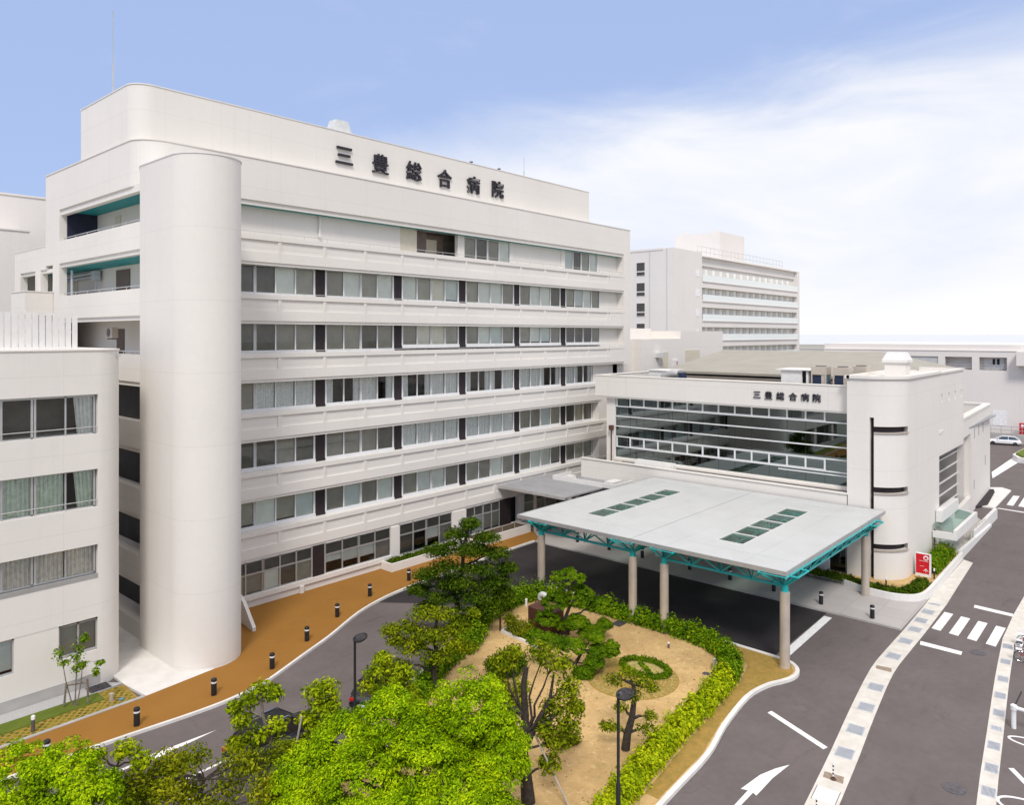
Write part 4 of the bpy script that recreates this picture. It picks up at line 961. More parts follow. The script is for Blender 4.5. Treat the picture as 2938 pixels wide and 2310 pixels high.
for i in range(6):
    z = 30.2 - i * 4.02
    f = M(); f.box(XT - .08, XT + .0, 77.2, 79.2, z - .1, z + 2.6); o = f.build('window', 'trim_white', wt_); q = M(); q.box(XT - .12, XT - .082, 77.3, 79.1, z + .9, z + 2.5); q.box(XT - .12, XT - .082, 77.3, 79.1, z, z + .65); q.build('pane', 'roof_dark', o)
    f = M(); f.box(135.4, 137.0, YT - .06, YT + .0, z, z + 1.4); o = f.build('window', 'white_plastic', wt_)
w = M(); w.box(XT - .06, XT + .02, 76.1, 76.3, 0, 35.2); w.box(XT - .06, XT + .02, 72.3, 72.5, 0, 35.2); w.build('joint_trim', 'stone_white', wt_)
# long low building on the right horizon
fb = thing('long_building', 'long low white building with open upper loggias in the right distance', 'building', (160, 30, 0))
XF = 152.
w = M(); zl0, zl1 = 12.2, 14.5
w.box(XF, XF + .6, -30, 51.6, 0, zl0); w.box(XF, XF + .6, -30, 51.6, zl1, 15.6); w.box(XF + .4, 190, -30, 51.6, 15.6, 16.7); w.box(XF - .1, XF + .6, 19.5, 51.6, 15.55, 15.7); w.box(XF - 2, XF, 15, 19.3, 13.2, 15.6)
for a, b in ((-30, 20.9), (25.0, 26.1), (30.3, 31.4), (36.7, 51.6)): w.box(XF, XF + .6, a, b, zl0, zl1)
w.build('wall', 'far_paint', fb)
w = M(); w.box(XF + 1.6, XF + 1.9, 15, 52, 0, 16, 0); w.box(XF + .2, XF + .4, 31.46, 36.6, zl0, zl1, 1); w.box(XF + 1.5, XF + 1.6, 21.5, 24.5, zl0, zl1, 2); w.build('loggia_wall', ('far_paint', 'roof_grey', 'white_plastic'), fb)
for a in (22.2, 22.85): M().box(XF + 1.4, XF + 1.5, a, a + .35, 13.2, 14.2).build('door_window', 'vent_dark', fb)
w = M()
for a, b in ((21, 25), (26.1, 30.3)):
    for z in (12.7, 13.1): w.tube([(XF + .3, a, z), (XF + .3, b, z)], .05, 4)
    for i in range(6): w.tube([(XF + .3, a + (b - a) * i / 5, 12.1), (XF + .3, a + (b - a) * i / 5, 13.1)], .04, 4)
w.build('railing', 'alu', fb)
w = M(); w.box(XF - .06, XF, 20.9, 23.0, 2.7, 5.25); w.build('shutter', 'white_plastic', fb)
t = thing('low_barrier', 'thin white railing on a low plinth in front of the distant white shutter', 'railing', (150, 20, 0))
w = M(); w.box(150, 150.4, 17, 26, 0, 1.6); w.build('plinth', 'concrete', t); w = M()
for z in (2.2, 2.8): w.tube([(150.2, 17, z), (150.2, 26, z)], .05, 5)
for i in range(7): w.tube([(150.2, 17 + i * 1.5, 1.5), (150.2, 17 + i * 1.5, 2.8)], .045, 5)
w.build('rail', 'alu', t)
# shore beyond
o = M().box(900, 930, 250, 420, -1.4, 2.0).build('breakwater', 'concrete'); tag(o, 'low dark breakwater line on the distant sea', 'breakwater')
t = thing('beacon', 'tiny red harbour beacon on the distant breakwater', 'beacon', (905, 372, 2)); M().lathe(((1.2, 2), (.8, 7), (.5, 9)), 905, 372, 8).build('tower', 'red_sign', t); M().cyl(905, 372, 9, 10.5, .9, 8).build('lantern', 'red_sign', t)
for i, (x, y, a, b, h) in enumerate(((330, 150, 40, 22, 8), (420, 170, 60, 30, 7), (520, 230, 50, 30, 8))):
    o = M().box(x, x + a, y, y + b, 0, h).build('warehouse', ('stone_white', 'roof_lowgrey', 'stone_white')[i]); tag(o, ('low pale shed roof far off beside the ward tower', 'low dark grey shed far off between the ward tower and the sea', 'pale flat shed farthest off near the shore')[i], 'shed')

# ================================================================== ENTRANCE CANOPY
cp = thing('entrance_canopy', 'large pale flat entrance canopy on beige columns with teal steel trusses', 'canopy', (49, 25, 0))
X0c, X1c, Y0c, Y1c, ZT = 39.75, 58.3, 15.5, 34.72, 5.62
skys = [[(43.32 + i * 2.24, 45.36 + i * 2.24) for i in range(5)]] * 2
sy = [(29.74, 31.30), (19.5, 21.18)]
r = M()
def slab(y0, y1, s0, s1):
    r.box(X0c, X1c, y0, s0, ZT - .12, ZT); r.box(X0c, X1c, s1, y1, ZT - .12, ZT)
    r.box(X0c, 43.25, s0, s1, ZT - .12, ZT); r.box(54.4, X1c, s0, s1, ZT - .12, ZT)
    for i in range(4): r.box(45.43 + i * 2.24, 45.49 + i * 2.24, s0, s1, ZT - .12, ZT + .01)
slab(25.42, Y1c, *sy[0]); slab(Y0c, 25.36, *sy[1]); r.box(X0c, X1c, 25.36, 25.42, ZT - .16, ZT - .07)
r.build('roof', 'roof_grey', cp)
e = M(); e.box(X0c - .06, X0c, Y0c - .06, Y1c + .06, ZT - .22, ZT + .03); e.box(X1c, X1c + .06, Y0c - .06, Y1c + .06, ZT - .22, ZT + .03); e.box(X0c, X1c, Y0c - .06, Y0c, ZT - .22, ZT + .03); e.box(X0c, X1c, Y1c, Y1c + .06, ZT - .22, ZT + .03); e.build('edge_trim', 'alu', cp)
e = M()
for yy in (18.0, 22.9, 28.0, 33.0): e.box(X0c, X1c, yy, yy + .03, ZT, ZT + .014)
for xx in (41.8, 56.4):
    e.box(xx, xx + .03, Y0c, 17.99, ZT, ZT + .012); e.box(xx, xx + .03, 18.04, 22.89, ZT, ZT + .012); e.box(xx, xx + .03, 22.94, 25.3, ZT, ZT + .012); e.box(xx, xx + .03, 25.5, 27.99, ZT, ZT + .012); e.box(xx, xx + .03, 28.04, 32.99, ZT, ZT + .012); e.box(xx, xx + .03, 33.04, Y1c, ZT, ZT + .012)
e.build('roof_seam', 'roof_grey', cp)
for s0, s1 in sy:
    for i in range(5):
        a, b = 43.25 + i * 2.24, 45.43 + i * 2.24 - (0 if i < 4 else -.01)
        q = M(); f = M(); f.box(a, b, s0, s0 + .03, ZT - .02, ZT + .02); f.box(a, b, s1 - .03, s1, ZT - .02, ZT + .02); f.box(a, a + .03, s0 + .03, s1 - .03, ZT - .02, ZT + .02); f.box(b - .03, b, s0 + .03, s1 - .03, ZT - .02, ZT + .02)
        fo = f.build('skylight', 'trim_white', cp); M().quad((a, s0, ZT - .03), (b, s0, ZT - .03), (b, s1, ZT - .03), (a, s1, ZT - .03)).build('pane', 'glass_green', fo)
cols = [(40.5, y) for y in (33.2, 25.65, 23.37, 15.85)] + [(55.45, y) for y in (33.2, 25.65, 23.37, 15.98)]
for x, y in cols:
    c = M(); c.cyl(x, y, .08, 4.32, .27, 28); c.cyl(x, y, .08, .2, .30, 28); co_ = c.build('column', 'steel_beige', cp, smooth=True)
    c = M(); c.cyl(x, y, 4.32, 4.72, .19, 16); c.build('capital', 'teal_steel', co_, smooth=True)
ZB, ZU = 4.6, 5.36
def truss(p, q, n, inn):
    """triangular girder: one bottom chord, two top chords, zigzag webs"""
    t = M(); p = Vector(p); q = Vector(q); d = (q - p) / n; inn = Vector(inn)
    B = [p + d * i for i in range(n + 1)]; T = [p + d * (i - .5) for i in range(n + 2)]
    up = Vector((0, 0, ZU - ZB))
    t.tube(B, .085, 8)
    for s in (-.45, 1.1): t.tube([T[0] + up + inn * s, T[-1] + up + inn * s], .055, 6)
    for i in range(n + 1):
        for s in (-.45, 1.1):
            for k in (i, i + 1): t.tube([B[i], T[k] + up + inn * s], .05, 6)
        t.tube([B[i], B[i] + up + inn * .3], .042, 6)
        t.lathe(((.02, B[i].z - .1), (.1, B[i].z - .04), (.1, B[i].z + .04), (.02, B[i].z + .1)), B[i].x, B[i].y, 10)
    for k in range(n + 2): t.tube([T[k] + up - inn * .45, T[k] + up + inn * 1.1], .03, 6)
    return t.build('truss', 'teal_steel', cp, smooth=False)
for xx, s in ((40.5, 1), (55.45, -1)):
    truss((xx, 33.2, ZB), (xx, 25.65, ZB), 4, (s, 0, 0)); truss((xx, 23.37, ZB), (xx, 15.87, ZB), 4, (s, 0, 0))
for yy, s in ((33.2, -1), (25.65, 1), (23.37, -1), (15.87, 1)): truss((40.5, yy, ZB), (55.45, yy, ZB), 8, (0, s, 0))
for (x, y, sx, sy_) in ((40.5, 33.2, -1, 1), (40.5, 15.87, -1, -1), (55.45, 15.87, 1, -1), (55.45, 33.2, 1, 1)):
    t = M(); t.tube([(x, y, ZB), (x + sx * (.5 if sx < 0 else 2.5), y + sy_ * (1.35 if sy_ > 0 else .25), ZU + .08)], .06, 8)
    t.tube([(x, y, ZB), (x, y + sy_ * (1.3 if sy_ > 0 else .25), ZU + .08)], .05, 8); t.tube([(x, y, ZB), (x + sx * (.6 if sx < 0 else 2.5), y, ZU + .08)], .05, 8); t.build('brace', 'teal_steel', cp)
# purlins seen through the skylights
t = M()
for i in range(9): t.tube([(41.5 + i * 2., 16, ZU + .06), (41.5 + i * 2., 34.4, ZU + .06)], .035, 6)
for yy in (18.5, 20.4, 22, 28, 30.5, 32): t.tube([(40, yy, ZU), (58, yy, ZU)], .035, 6)
t.build('purlin', 'teal_steel', cp)
# low connecting canopy between the hospital block and the entrance canopy
lc = thing('link_canopy', 'lower grey link canopy between the hospital block and the entrance canopy', 'canopy', (53, 42, 0))
r = M(); r.box(50.0, 58.6, 38.4, 46.1, 4.48, 4.6); r.build('roof', 'roof_lowgrey', lc)
r = M(); r.box(49.95, 50.0, 38.4, 46.1, 4.38, 4.63); r.build('edge_trim', 'concrete', lc)
r = M(); r.box(55.6, 55.75, 37.0, 44.2, 4.6, 5.0); r.box(55.75, 58.5, 37.0, 37.15, 4.6, 5.0); r.box(55.75, 58.5, 44.05, 44.2, 4.6, 5.0); r.box(56.3, 57.2, 42.6, 43.4, 4.6, 4.95); r.box(56.6, 58.2, 38.0, 38.9, 4.6, 4.95); r.build('upstand', 'trim_white', lc)
for y_ in (44.2, 39.3): M().cyl(53.0, y_, .1, 4.48, .18, 16).build('post', 'steel_beige', lc, smooth=True)
# things standing under the canopy
t = thing('totem_sign', 'slim white upright sign board under the canopy', 'sign', (53.6, 31.6, .13)); M().box(53.55, 53.7, 31.2, 31.75, .13, 2.05).build('board', 'white_plastic', t); M().box(53.5, 53.75, 31.15, 31.8, .13, .2).build('foot', 'alu', t)
t = thing('information_board', 'white information board with a grey printed shape behind the canopy', 'sign', (58.1, 20.0, .3)); M().box(58.05, 58.17, 19.3, 21.0, .5, 2.5).build('board', 'white_plastic', t); q = M(); q.prism([(58.03, 19.7), (58.045, 19.7), (58.045, 20.3), (58.03, 20.3)], 1.1, 1.9); q.build('print', 'roof_grey', t); M().box(58.06, 58.14, 19.35, 19.45, .1, .5).build('leg', 'alu', t); M().box(58.06, 58.14, 20.85, 20.95, .1, .5).build('leg', 'alu', t)

# ================================================================== STREET FURNITURE
def bollard():
    t = thing('bollard', '', 'bollard', (0, 0, 0))
    M().lathe(((.138, 0), (.138, .62), (.142, .62))).build('post', 'bollard_dark', t, local=True, smooth=True)
    M().lathe(((.144, .62), (.144, .70))).build('band', 'white_plastic', t, local=True, smooth=True)
    M().lathe(((.142, .70), (.142, .80), (.115, .845), (.02, .86))).build('cap', 'bollard_dark', t, local=True, smooth=True)
    return t
B0 = bollard()
BL = [(6.8, 36.6), (10.54, 36.25), (14.26, 36.24), (18.08, 36.38), (21.64, 36.87), (24.98, 38.64), (28.42, 40.46), (32.18, 41.94), (36.16, 42.43)]
BN = ['leftmost bollard on the orange path, partly behind the bright treetop', 'dark bollard on the orange path just above the bright treetop at left', 'dark bollard on the orange path beside the grass paver strip', 'dark bollard on the orange path opposite the foot of the stair tower', 'dark bollard on the orange path below the slanting fin', 'dark bollard where the orange path starts to widen, second right of the tower', 'dark bollard on the orange path midway along the curved kerb', 'dark bollard on the orange path below the end of the ground floor windows', 'dark bollard on the orange path in front of the long white planter']
for i, (p, l) in enumerate(zip(BL, BN)):
    if i == 0: B0.location = (*p, .12); B0['label'] = l; B0['group'] = 'bollards along the orange path'
    else: dup(B0, (*p, .12), 0, l, 'bollards along the orange path')
BP = [(51.24, 14.35), (51.61, 17.71), (51.97, 21.13), (52.2, 24.55), (52.4, 27.99), (52.57, 32.38), (52.65, 35.7), (52.76, 39.12)]
BQ = ['dark bollard nearest the road on the pale pavement', 'dark bollard on the pale pavement just right of the front corner column', 'dark bollard on the pale pavement just left of the front corner column', 'dark bollard under the canopy between the third and fourth front columns', 'dark bollard under the canopy just right of the third front column', 'dark bollard under the canopy just right of the second front column', 'dark bollard under the canopy beside the slim white sign board', 'dark bollard deepest under the canopy near the orange path']
for p, l in zip(BP, BQ): dup(B0, (*p, .13), 0, l, 'bollards along the canopy pavement')
def lamp_post(label, x, y, h, z=.11):
    t = thing('lamp_post', label, 'street lamp', (x, y, z))
    M().lathe(((.09, 0), (.09, h * .32), (.06, h * .33), (.055, h)), n=12).build('pole', 'bollard_dark', t, local=True, smooth=True)
    a = M(); q = [(.0, 0, h), (.12, .1, h + .02)]; a.tube([(0, 0, h - .05), (.0, 0, h + .12)], .06, 8); a.build('neck', 'bollard_dark', t, local=True)
    k = M(); k.lathe(((.03, -.06), (.27, -.05), (.33, 0), (.33, .05), (.27, .05), (.25, .02)), n=24); k.v = [(x_ + .16, y_ - .18, z_ + h + .08 + x_ * .25) for x_, y_, z_ in k.v]; k.build('lamp_head', 'bollard_dark', t, local=True, smooth=True)
    k = M(); k.lathe(((.02, .03), (.25, .03)), n=20); k.v = [(x_ + .16, y_ - .18, z_ + h + .085 + x_ * .25) for x_, y_, z_ in k.v]; k.build('lamp_cover', 'iron', t, local=True)
    return t
lamp_post('black lamp post in the foreground beside the bright hedge', 23.35, 15.42, 4.8)
lamp_post('black lamp post rising behind the bright tree by the grey drive', 20.3, 27.55, 4.55, .11)
# red direction sign
t = thing('direction_sign', 'white pillar sign with a red panel, car pictogram and up arrow at the tower foot', 'sign', (61.8, 13.74, .1))
M().box(61.72, 61.86, 13.22, 14.26, .1, 2.12).build('board', 'white_plastic', t)
M().box(61.705, 61.72, 13.33, 14.22, .62, 2.06).build('panel', 'red_sign', t)
q = M(); q.prism(arc(0, 0, .18, 0, 345, 23), 0, .008); q.v = [(61.7045 - c, 13.55 + a, 1.8 + b) for a, b, c in q.v]; po = q.build('disc', 'white_plastic', t)
q = M(); q.box(61.690, 61.696, 13.44, 13.66, 1.73, 1.80); q.box(61.690, 61.696, 13.48, 13.62, 1.80, 1.87); q.box(61.690, 61.696, 13.46, 13.50, 1.69, 1.73); q.box(61.690, 61.696, 13.60, 13.64, 1.69, 1.73); q.build('pictogram', 'red_sign', po)
q = M(); q.box(61.698, 61.704, 13.41, 14.0, 1.54, 1.565); q.box(61.698, 61.704, 13.66, 13.95, 1.16, 1.18); q.build('text_line', 'white_plastic', t)
q = M(); q.box(61.698, 61.704, 13.53, 13.575, .74, .98); q.add([(61.70, 13.40, .86), (61.70, 13.552, 1.02), (61.70, 13.705, .86), (61.70, 13.705, .80), (61.70, 13.552, .95), (61.70, 13.40, .80)], ((0, 1, 4, 5), (1, 2, 3, 4))); q.build('arrow', 'white_plastic', t)
t = thing('direction_sign', 'red sign board at the right edge in front of the distant building', 'sign', (150.6, 18, 0)); M().box(150.5, 150.8, 16.0, 18.95, 1.6, 3.5).build('panel', 'red_sign', t); M().box(150.48, 150.82, 16.0, 18.95, 0, 1.6).build('base', 'concrete_pale', t)
q = M(); q.prism(arc(18.5, 3.1, .22, 0, 340, 18), 0, .02); q.v = [(150.47 - c, a, b) for a, b, c in q.v]; q.build('disc', 'white_plastic', t)
t = thing('parking_island', 'white kerbed grass island at the right edge near the white car', 'planter', (133, 16.5, 0)); M().prism([(127, 13), (128, 16.2), (131, 17.3), (139, 16.9), (139, 13)], 0, .75).build('kerb_wall', 'trim_white', t); M().prism([(127.6, 13.2), (128.5, 15.9), (131, 16.9), (138.6, 16.5), (138.6, 13.2)], .7, 1.0).build('lawn', 'lawn', t)
# white planter wall with shrubs at the foot of the corner tower
PW = smoothline([(57.6, 45), (57.6, 30), (57.5, 19.5), (56.6, 17.6), (56.05, 16.4), (55.85, 15.2), (55.9, 14.2), (56.4, 13.3), (57.3, 12.85), (59, 12.75), (64, 12.8), (70, 12.85)], 4)
PW = [p for p in PW if p[1] < 21.5]
t = thing('planter_wall', 'low curved white planter wall round the foot of the corner tower', 'planter', (58, 14, .1))
M().ribbon(PW, .22, .0, .58, off=-.11).build('wall', 'trim_white', t)
M().prism([(p[0] + .15, p[1]) for p in PW] + [(70, 14.4), (62, 14.4), (58.6, 17), (58.6, 21.4)], .05, .40).build('soil', 'sand', t)
def path_light(name, label, x, y, z, h, mat1, mat2, r=.07, cat='garden light'):
    t = thing(name, label, cat, (x, y, z)); M().lathe(((r, 0), (r, h * .75)), n=12).build('post', mat1, t, local=True); M().lathe(((r * 1.1, h * .75), (r * 1.1, h * .95), (r * .6, h)), n=12).build('head', mat2, t, local=True); return t
path_light('garden_light', 'slim dark garden light in the shrubs before the round tower', 57.2, 15.1, .4, .75, 'bollard_dark', 'white_plastic', .05)
path_light('garden_light', 'slim dark garden light beside the red sign', 61.6, 12.98, .4, .8, 'bollard_dark', 'white_plastic', .05)
path_light('garden_light', 'short white garden light by the hedge at the back of the garden', 38.05, 32.52, .11, .5, 'white_plastic', 'white_plastic', .08)
path_light('garden_light', 'short silver garden light at the bend of the bright hedge', 37.96, 18.78, .11, .5, 'alu', 'alu', .09)
path_light('garden_light', 'low grey garden light standing in the grass paver strip at far left', 10.85, 39.25, .13, .75, 'iron', 'white_plastic', .08)
path_light('garden_post', 'slim rusty post at the left edge of the garden', 33.8, 31.0, .11, .95, 'corten', 'corten', .07, 'post')
path_light('garden_spotlight', 'tiny white spotlight alone on the open sand', 38.49, 21.92, .11, .35, 'iron', 'white_plastic', .06)
path_light('standpipe', 'short pale standpipe in the grass paver strip near the apron', 14.35, 39.55, .13, .42, 'steel_beige', 'steel_beige', .1, 'standpipe')
t = thing('valve_cap', 'small blue valve cap in the grass paver strip', 'valve cap', (14.75, 39.35, .13)); M().lathe(((.13, 0), (.13, .06), (.05, .09)), n=14).build('lid', 'ac_bluelight', t, local=True)
# covers and gratings
def cover(label, x, y, r, z=.004, mat='iron'):
    t = thing('manhole_cover', label, 'manhole cover', (x, y, z)); M().lathe(((r, 0), (r, .012), (r * .9, .012)), n=28).build('rim', 'iron', t, local=True)
    M().lathe(((r * .88, .004), (r * .88, .0105), (r * .45, .0115), (.01, .0118)), n=28).build('lid', mat, t, local=True); return t
cover('round iron manhole cover in the road near the bottom right', 34.45, 6.55, .42); cover('worn round manhole cover beside the crossing', 50.1, 8.3, .42, mat='asphalt'); cover('small dark round cover on the sand by the hedge bend', 36.92, 18.74, .2, .112, 'vent_dark')
def gratemesh(lx, ly, mat, nb=11):
    b = M(); b.box(-lx / 2, lx / 2, -ly / 2, -ly / 2 + .03, 0, .016); b.box(-lx / 2, lx / 2, ly / 2 - .03, ly / 2, 0, .016); b.box(-lx / 2, -lx / 2 + .03, -ly / 2 + .03, ly / 2 - .03, 0, .016); b.box(lx / 2 - .03, lx / 2, -ly / 2 + .03, ly / 2 - .03, 0, .016)
    for i in range(nb): y = -ly / 2 + .03 + (ly - .06) * (i + .5) / nb; b.box(-lx / 2 + .03, lx / 2 - .03, y - .017, y + .017, .002, .014)
    b.quad((-lx / 2, -ly / 2, .001), (lx / 2, -ly / 2, .001), (lx / 2, ly / 2, .001), (-lx / 2, ly / 2, .001), 1)
    return b.build('drain_grating', (mat, 'iron'))
GA = gratemesh(.88, .72, 'grate_steel'); first = True
GL = [(57.3, 12.0), (55.2, 12.0), (53.25, 11.98), (51.35, 11.9), (49.05, 11.87), (46.3, 11.83), (41.6, 11.48), (39.05, 11.22), (36.5, 10.95), (34.15, 10.7)]
GN = ['dark grating in the left strip nearest the red sign', 'pale grating in the left strip beside the white crossing bars, farther one', 'pale grating in the left strip beside the white crossing bars, nearer one', 'pale grating in the left strip where the dark drive ends', 'grating in the left strip level with the stop line before the crossing', 'grating in the left strip just past the bend, beyond the small rusty plate', 'grating in the left strip just nearer than the small rusty plate', 'grating in the left strip level with the rounded island tip', 'grating in the left strip beyond the slanting white bar', 'grating in the left strip beside the end of the slanting white bar']
def gr(p, rz, l, g, src=None):
    global first
    if first: o = GA; first = False
    else: o = GA.copy(); COL.objects.link(o)
    o.location = (p[0], p[1], .0135); o.rotation_euler = (0, 0, rz); tag(o, l, 'drain grating', g)
for p, l in zip(GL, GN): gr(p, R(6) if p[0] < 45 else R(1), l, 'gratings in the left paved strip')
GR = [(52.2, 7.15), (49.7, 6.9), (47.1, 6.65), (44.85, 6.45), (42.75, 6.2), (39.2, 5.88), (37.1, 5.65), (35.1, 5.45), (32.9, 5.2)]
GM = ['grating in the right strip nearest the crossing', 'second grating in the right strip from the crossing', 'third grating in the right strip from the crossing', 'fourth grating in the right strip from the crossing', 'grating in the right strip just beyond the narrow one', 'grating in the right strip just nearer than the narrow one', 'grating in the right strip level with the iron manhole cover, farther one', 'grating in the right strip level with the iron manhole cover', 'grating in the right strip at the bottom edge of the photo']
GS = GA.data.copy(); 
for p, l in zip(GR, GM):
    gr(p, R(6), l, 'gratings in the right paved strip'); bpy.context.view_layer.objects; 
for o in COL.objects:
    if o.get('group') == 'gratings in the right paved strip': o.scale = (.85, .68, 1)
o = gratemesh(.45, .46, 'grate_steel', 8); o.location = (41.0, 6.05, .0135); o.rotation_euler = (0, 0, R(6)); tag(o, 'narrow grating in the right strip, half as long as the others', 'drain grating')
for (x, y, l) in ((44.2, 11.78, 'small rusty plate at the bend of the left strip'), (31.95, 10.45, 'rusty brown plate under the striped pole')):
    b = M(); b.prism([(-.26, -.4), (.26, -.36), (.24, .4), (-.2, .38)], 0, .012); b.prism([(-.2, -.3), (.2, -.28), (.18, .3), (-.15, .3)], .0125, .016); o = b.build('cover_plate', 'grate_rust'); o.location = (x, y, .013); o.rotation_euler = (0, 0, R(8)); tag(o, l, 'cover plate')
b = M(); b.box(-.5, .5, -.42, .42, 0, .014); b.box(-.53, .53, -.45, -.43, 0, .01, 1); b.box(-.53, .53, .43, .45, 0, .01, 1); o = b.build('cover_plate', ('paint_white', 'iron')); o.location = (30.5, 10.28, .013); o.rotation_euler = (0, 0, R(6)); tag(o, 'square white slab set in the left strip at the bottom of the photo', 'cover plate')
o = gratemesh(.9, .7, 'iron', 9); o.location = (39.65, 26.14, .112); tag(o, 'square grey grating set in the sand beside the far hedge', 'drain grating')
o = gratemesh(1.0, .8, 'iron', 9); o.location = (14.45, 41.55, .15); tag(o, 'dark grating with a white frame at the foot of the left wing', 'drain grating')
def striped(label, x, y, h):
    t = thing('marker_pole', label, 'marker pole', (x, y, .02)); M().lathe(((.12, 0), (.12, .03), (.05, .05)), n=14).build('foot', 'corten', t, local=True)
    a = M(); n = 8
    for i in range(n): a.lathe(((.03, .05 + h * i / n), (.03, .05 + h * (i + 1) / n - .002)), n=10, m=i % 2)
    a.build('pole', ('bollard_dark', 'white_plastic'), t, local=True); return t
striped('short black and white striped pole standing on the rusty plate', 31.8, 10.42, .62); striped('black and white striped pole at the very bottom of the left strip', 29.0, 10.12, .62)
# bicycles and a white barrier arm by the right strip
def bicycle(label, x, y, rz, frame):
    t = thing('bicycle', label, 'bicycle', (x, y, .0), rz, 'bicycles parked at the right edge')
    for nm, cx_ in (('front_wheel', .53), ('rear_wheel', -.53)):
        q = M(); q.tube([(cx_ + .31 * math.cos(u), 0, .33 + .31 * math.sin(u)) for u in [2 * math.pi * i / 28 for i in range(29)]], .02, 6); wh = q.build(nm, 'black_rubber', t, local=True)
        q = M(); q.tube([(cx_ + .285 * math.cos(u), 0, .33 + .285 * math.sin(u)) for u in [2 * math.pi * i / 28 for i in range(29)]], .014, 5)
        for i in range(8): u = math.pi * i / 8; q.tube([(cx_ - .28 * math.cos(u), 0, .33 - .28 * math.sin(u)), (cx_ + .28 * math.cos(u), 0, .33 + .28 * math.sin(u))], .004, 4)
        q.build('rim', 'chrome', wh, local=True)
        q = M(); q.ribbon([(cx_ + .36 * math.cos(u), .33 + .36 * math.sin(u)) for u in [R(20 + i * 10) for i in range(15)]], .012, -.03, .03); q.v = [(a_, c_, b_) for a_, b_, c_ in q.v]; q.build('mudguard', 'white_plastic', t, local=True)
    q = M(); H, S_, B, RW = (.36, 0, .78), (-.18, 0, .76), (-.05, 0, .30), (-.53, 0, .33)
    q.tube([H, B], .022, 6); q.tube([S_, B], .02, 6); q.tube([(.34, 0, .62), (-.12, 0, .55)], .018, 6); q.tube([S_, RW], .014, 6); q.tube([B, RW], .014, 6); q.tube([(.37, 0, .70), (.53, 0, .33)], .018, 6); q.build('frame', frame, t, local=True)
    q = M(); q.tube([H, (.31, 0, 1.0), (.33, 0, 1.02)], .016, 6); q.tube([(.12, -.27, 1.02), (.33, -.16, 1.03), (.33, .16, 1.03), (.12, .27, 1.02)], .014, 6); q.build('handlebar', 'white_plastic', t, local=True)
    q = M(); q.tube([(-.34, 0, .88), (-.2, 0, .9), (-.02, 0, .89)], [.10, .08, .03], 8); q.tube([S_, (-.2, 0, .88)], .016, 6); q.build('saddle', 'ac_beige', t, local=True)
    q = M(); q.box(.45, .75, -.17, .17, .72, .735); [q.box(.45 + i * .059, .459 + i * .059, s_ * .17 - .004, s_ * .17 + .004, .735, .95) for i in range(6) for s_ in (-1, 1)]; q.box(.44, .76, -.18, -.165, .94, .955); q.box(.44, .76, .165, .18, .94, .955); q.box(.44, .455, -.165, .165, .94, .955); q.box(.745, .76, -.165, .165, .94, .955); q.build('basket', 'white_plastic', t, local=True)
    return t
bicycle('red-framed white bicycle nearest the crossing at the right edge', 52.9, 5.95, R(96), 'red_sign'); bicycle('white bicycle between two red-framed bicycles at the right edge', 51.7, 5.9, R(92), 'white_plastic'); bicycle('red-framed bicycle just beyond the white barrier arm at the right edge', 50.3, 5.75, R(98), 'red_sign')
t = thing('barrier_gate', 'white barrier arm on a post with a dark lever at the right edge', 'barrier', (41.4, 4.9, 0)); M().lathe(((.1, 0), (.1, .85), (.14, .87), (.14, 1.08), (.08, 1.12)), 41.6, 5.45, 14).build('post', 'white_plastic', t)
a = M(); a.tube([(41.6, 5.45, .98), (41.4, 3.6, 1.0)], .085, 10); a.build('arm', 'white_plastic', t); a = M(); a.tube([(41.65, 5.4, 1.1), (42.8, 5.3, 1.32)], .035, 6); a.build('lever', 'bollard_dark', t)

# ================================================================== GARDEN OBJECTS
t = thing('monument_block', 'dark brown stone monument block in the garden bed', 'monument', (35.9, 29.0, .11)); M().prism([(35.0, 27.95), (36.3, 27.95), (36.5, 29.95), (35.2, 29.95)], .2, 1.55).build('block', 'brown_stone', t, bevel=.05); M().prism([(34.8, 27.7), (36.5, 27.7), (36.75, 30.2), (35.0, 30.2)], .1, .2).build('plinth', 'corten', t)
t = thing('bed_edging', 'white angled kerb edging the shrub bed before the brown monument', 'kerb', (33.6, 30, .11)); M().ribbon([(34.6, 30.95), (33.65, 30.72), (33.45, 28.6), (33.4, 27.6)], .16, .08, .27).build('edging', 'concrete_pale', t)
t = thing('sculpture', 'white ring-shaped stone sculpture on a rough dark base behind the pine', 'sculpture', (38.4, 31.3, .11)); M().lathe(((.42, .1), (.45, .3), (.38, .55), (.32, .7)), 38.4, 31.3, 9).build('base', 'brown_stone', t)
a = M(); P = [(38.4, 31.3 + .30 * math.cos(q), .80 + .28 * math.sin(q)) for q in [R(-100 + i * 15) for i in range(24)]]; a.tube(P, [.10 + .09 * abs(math.sin(i * .13)) for i in range(24)], 12); a.build('ring', 'stone_white', t, smooth=True)
o = M().sheet([(33.9 + 2.45 * math.cos(q) * 1.02, 21.5 + 2.45 * math.sin(q)) for q in [2 * math.pi * i / 48 for i in range(48)]], .118).build('grass', 'dry_grass'); tag(o, 'round patch of thin grass like a sundial on the sand', 'grass', kind='stuff')
a = M()
for i in range(40):
    q = 2 * math.pi * i / 40; c, s = math.cos(q), math.sin(q); a.add([(33.9 + 1.9 * c - .04 * s, 21.5 + 1.9 * s + .04 * c, .124), (33.9 + 2.4 * c - .05 * s, 21.5 + 2.4 * s + .05 * c, .124), (33.9 + 2.4 * c + .05 * s, 21.5 + 2.4 * s - .05 * c, .124), (33.9 + 1.9 * c + .04 * s, 21.5 + 1.9 * s - .04 * c, .124)], ((3, 2, 1, 0),))
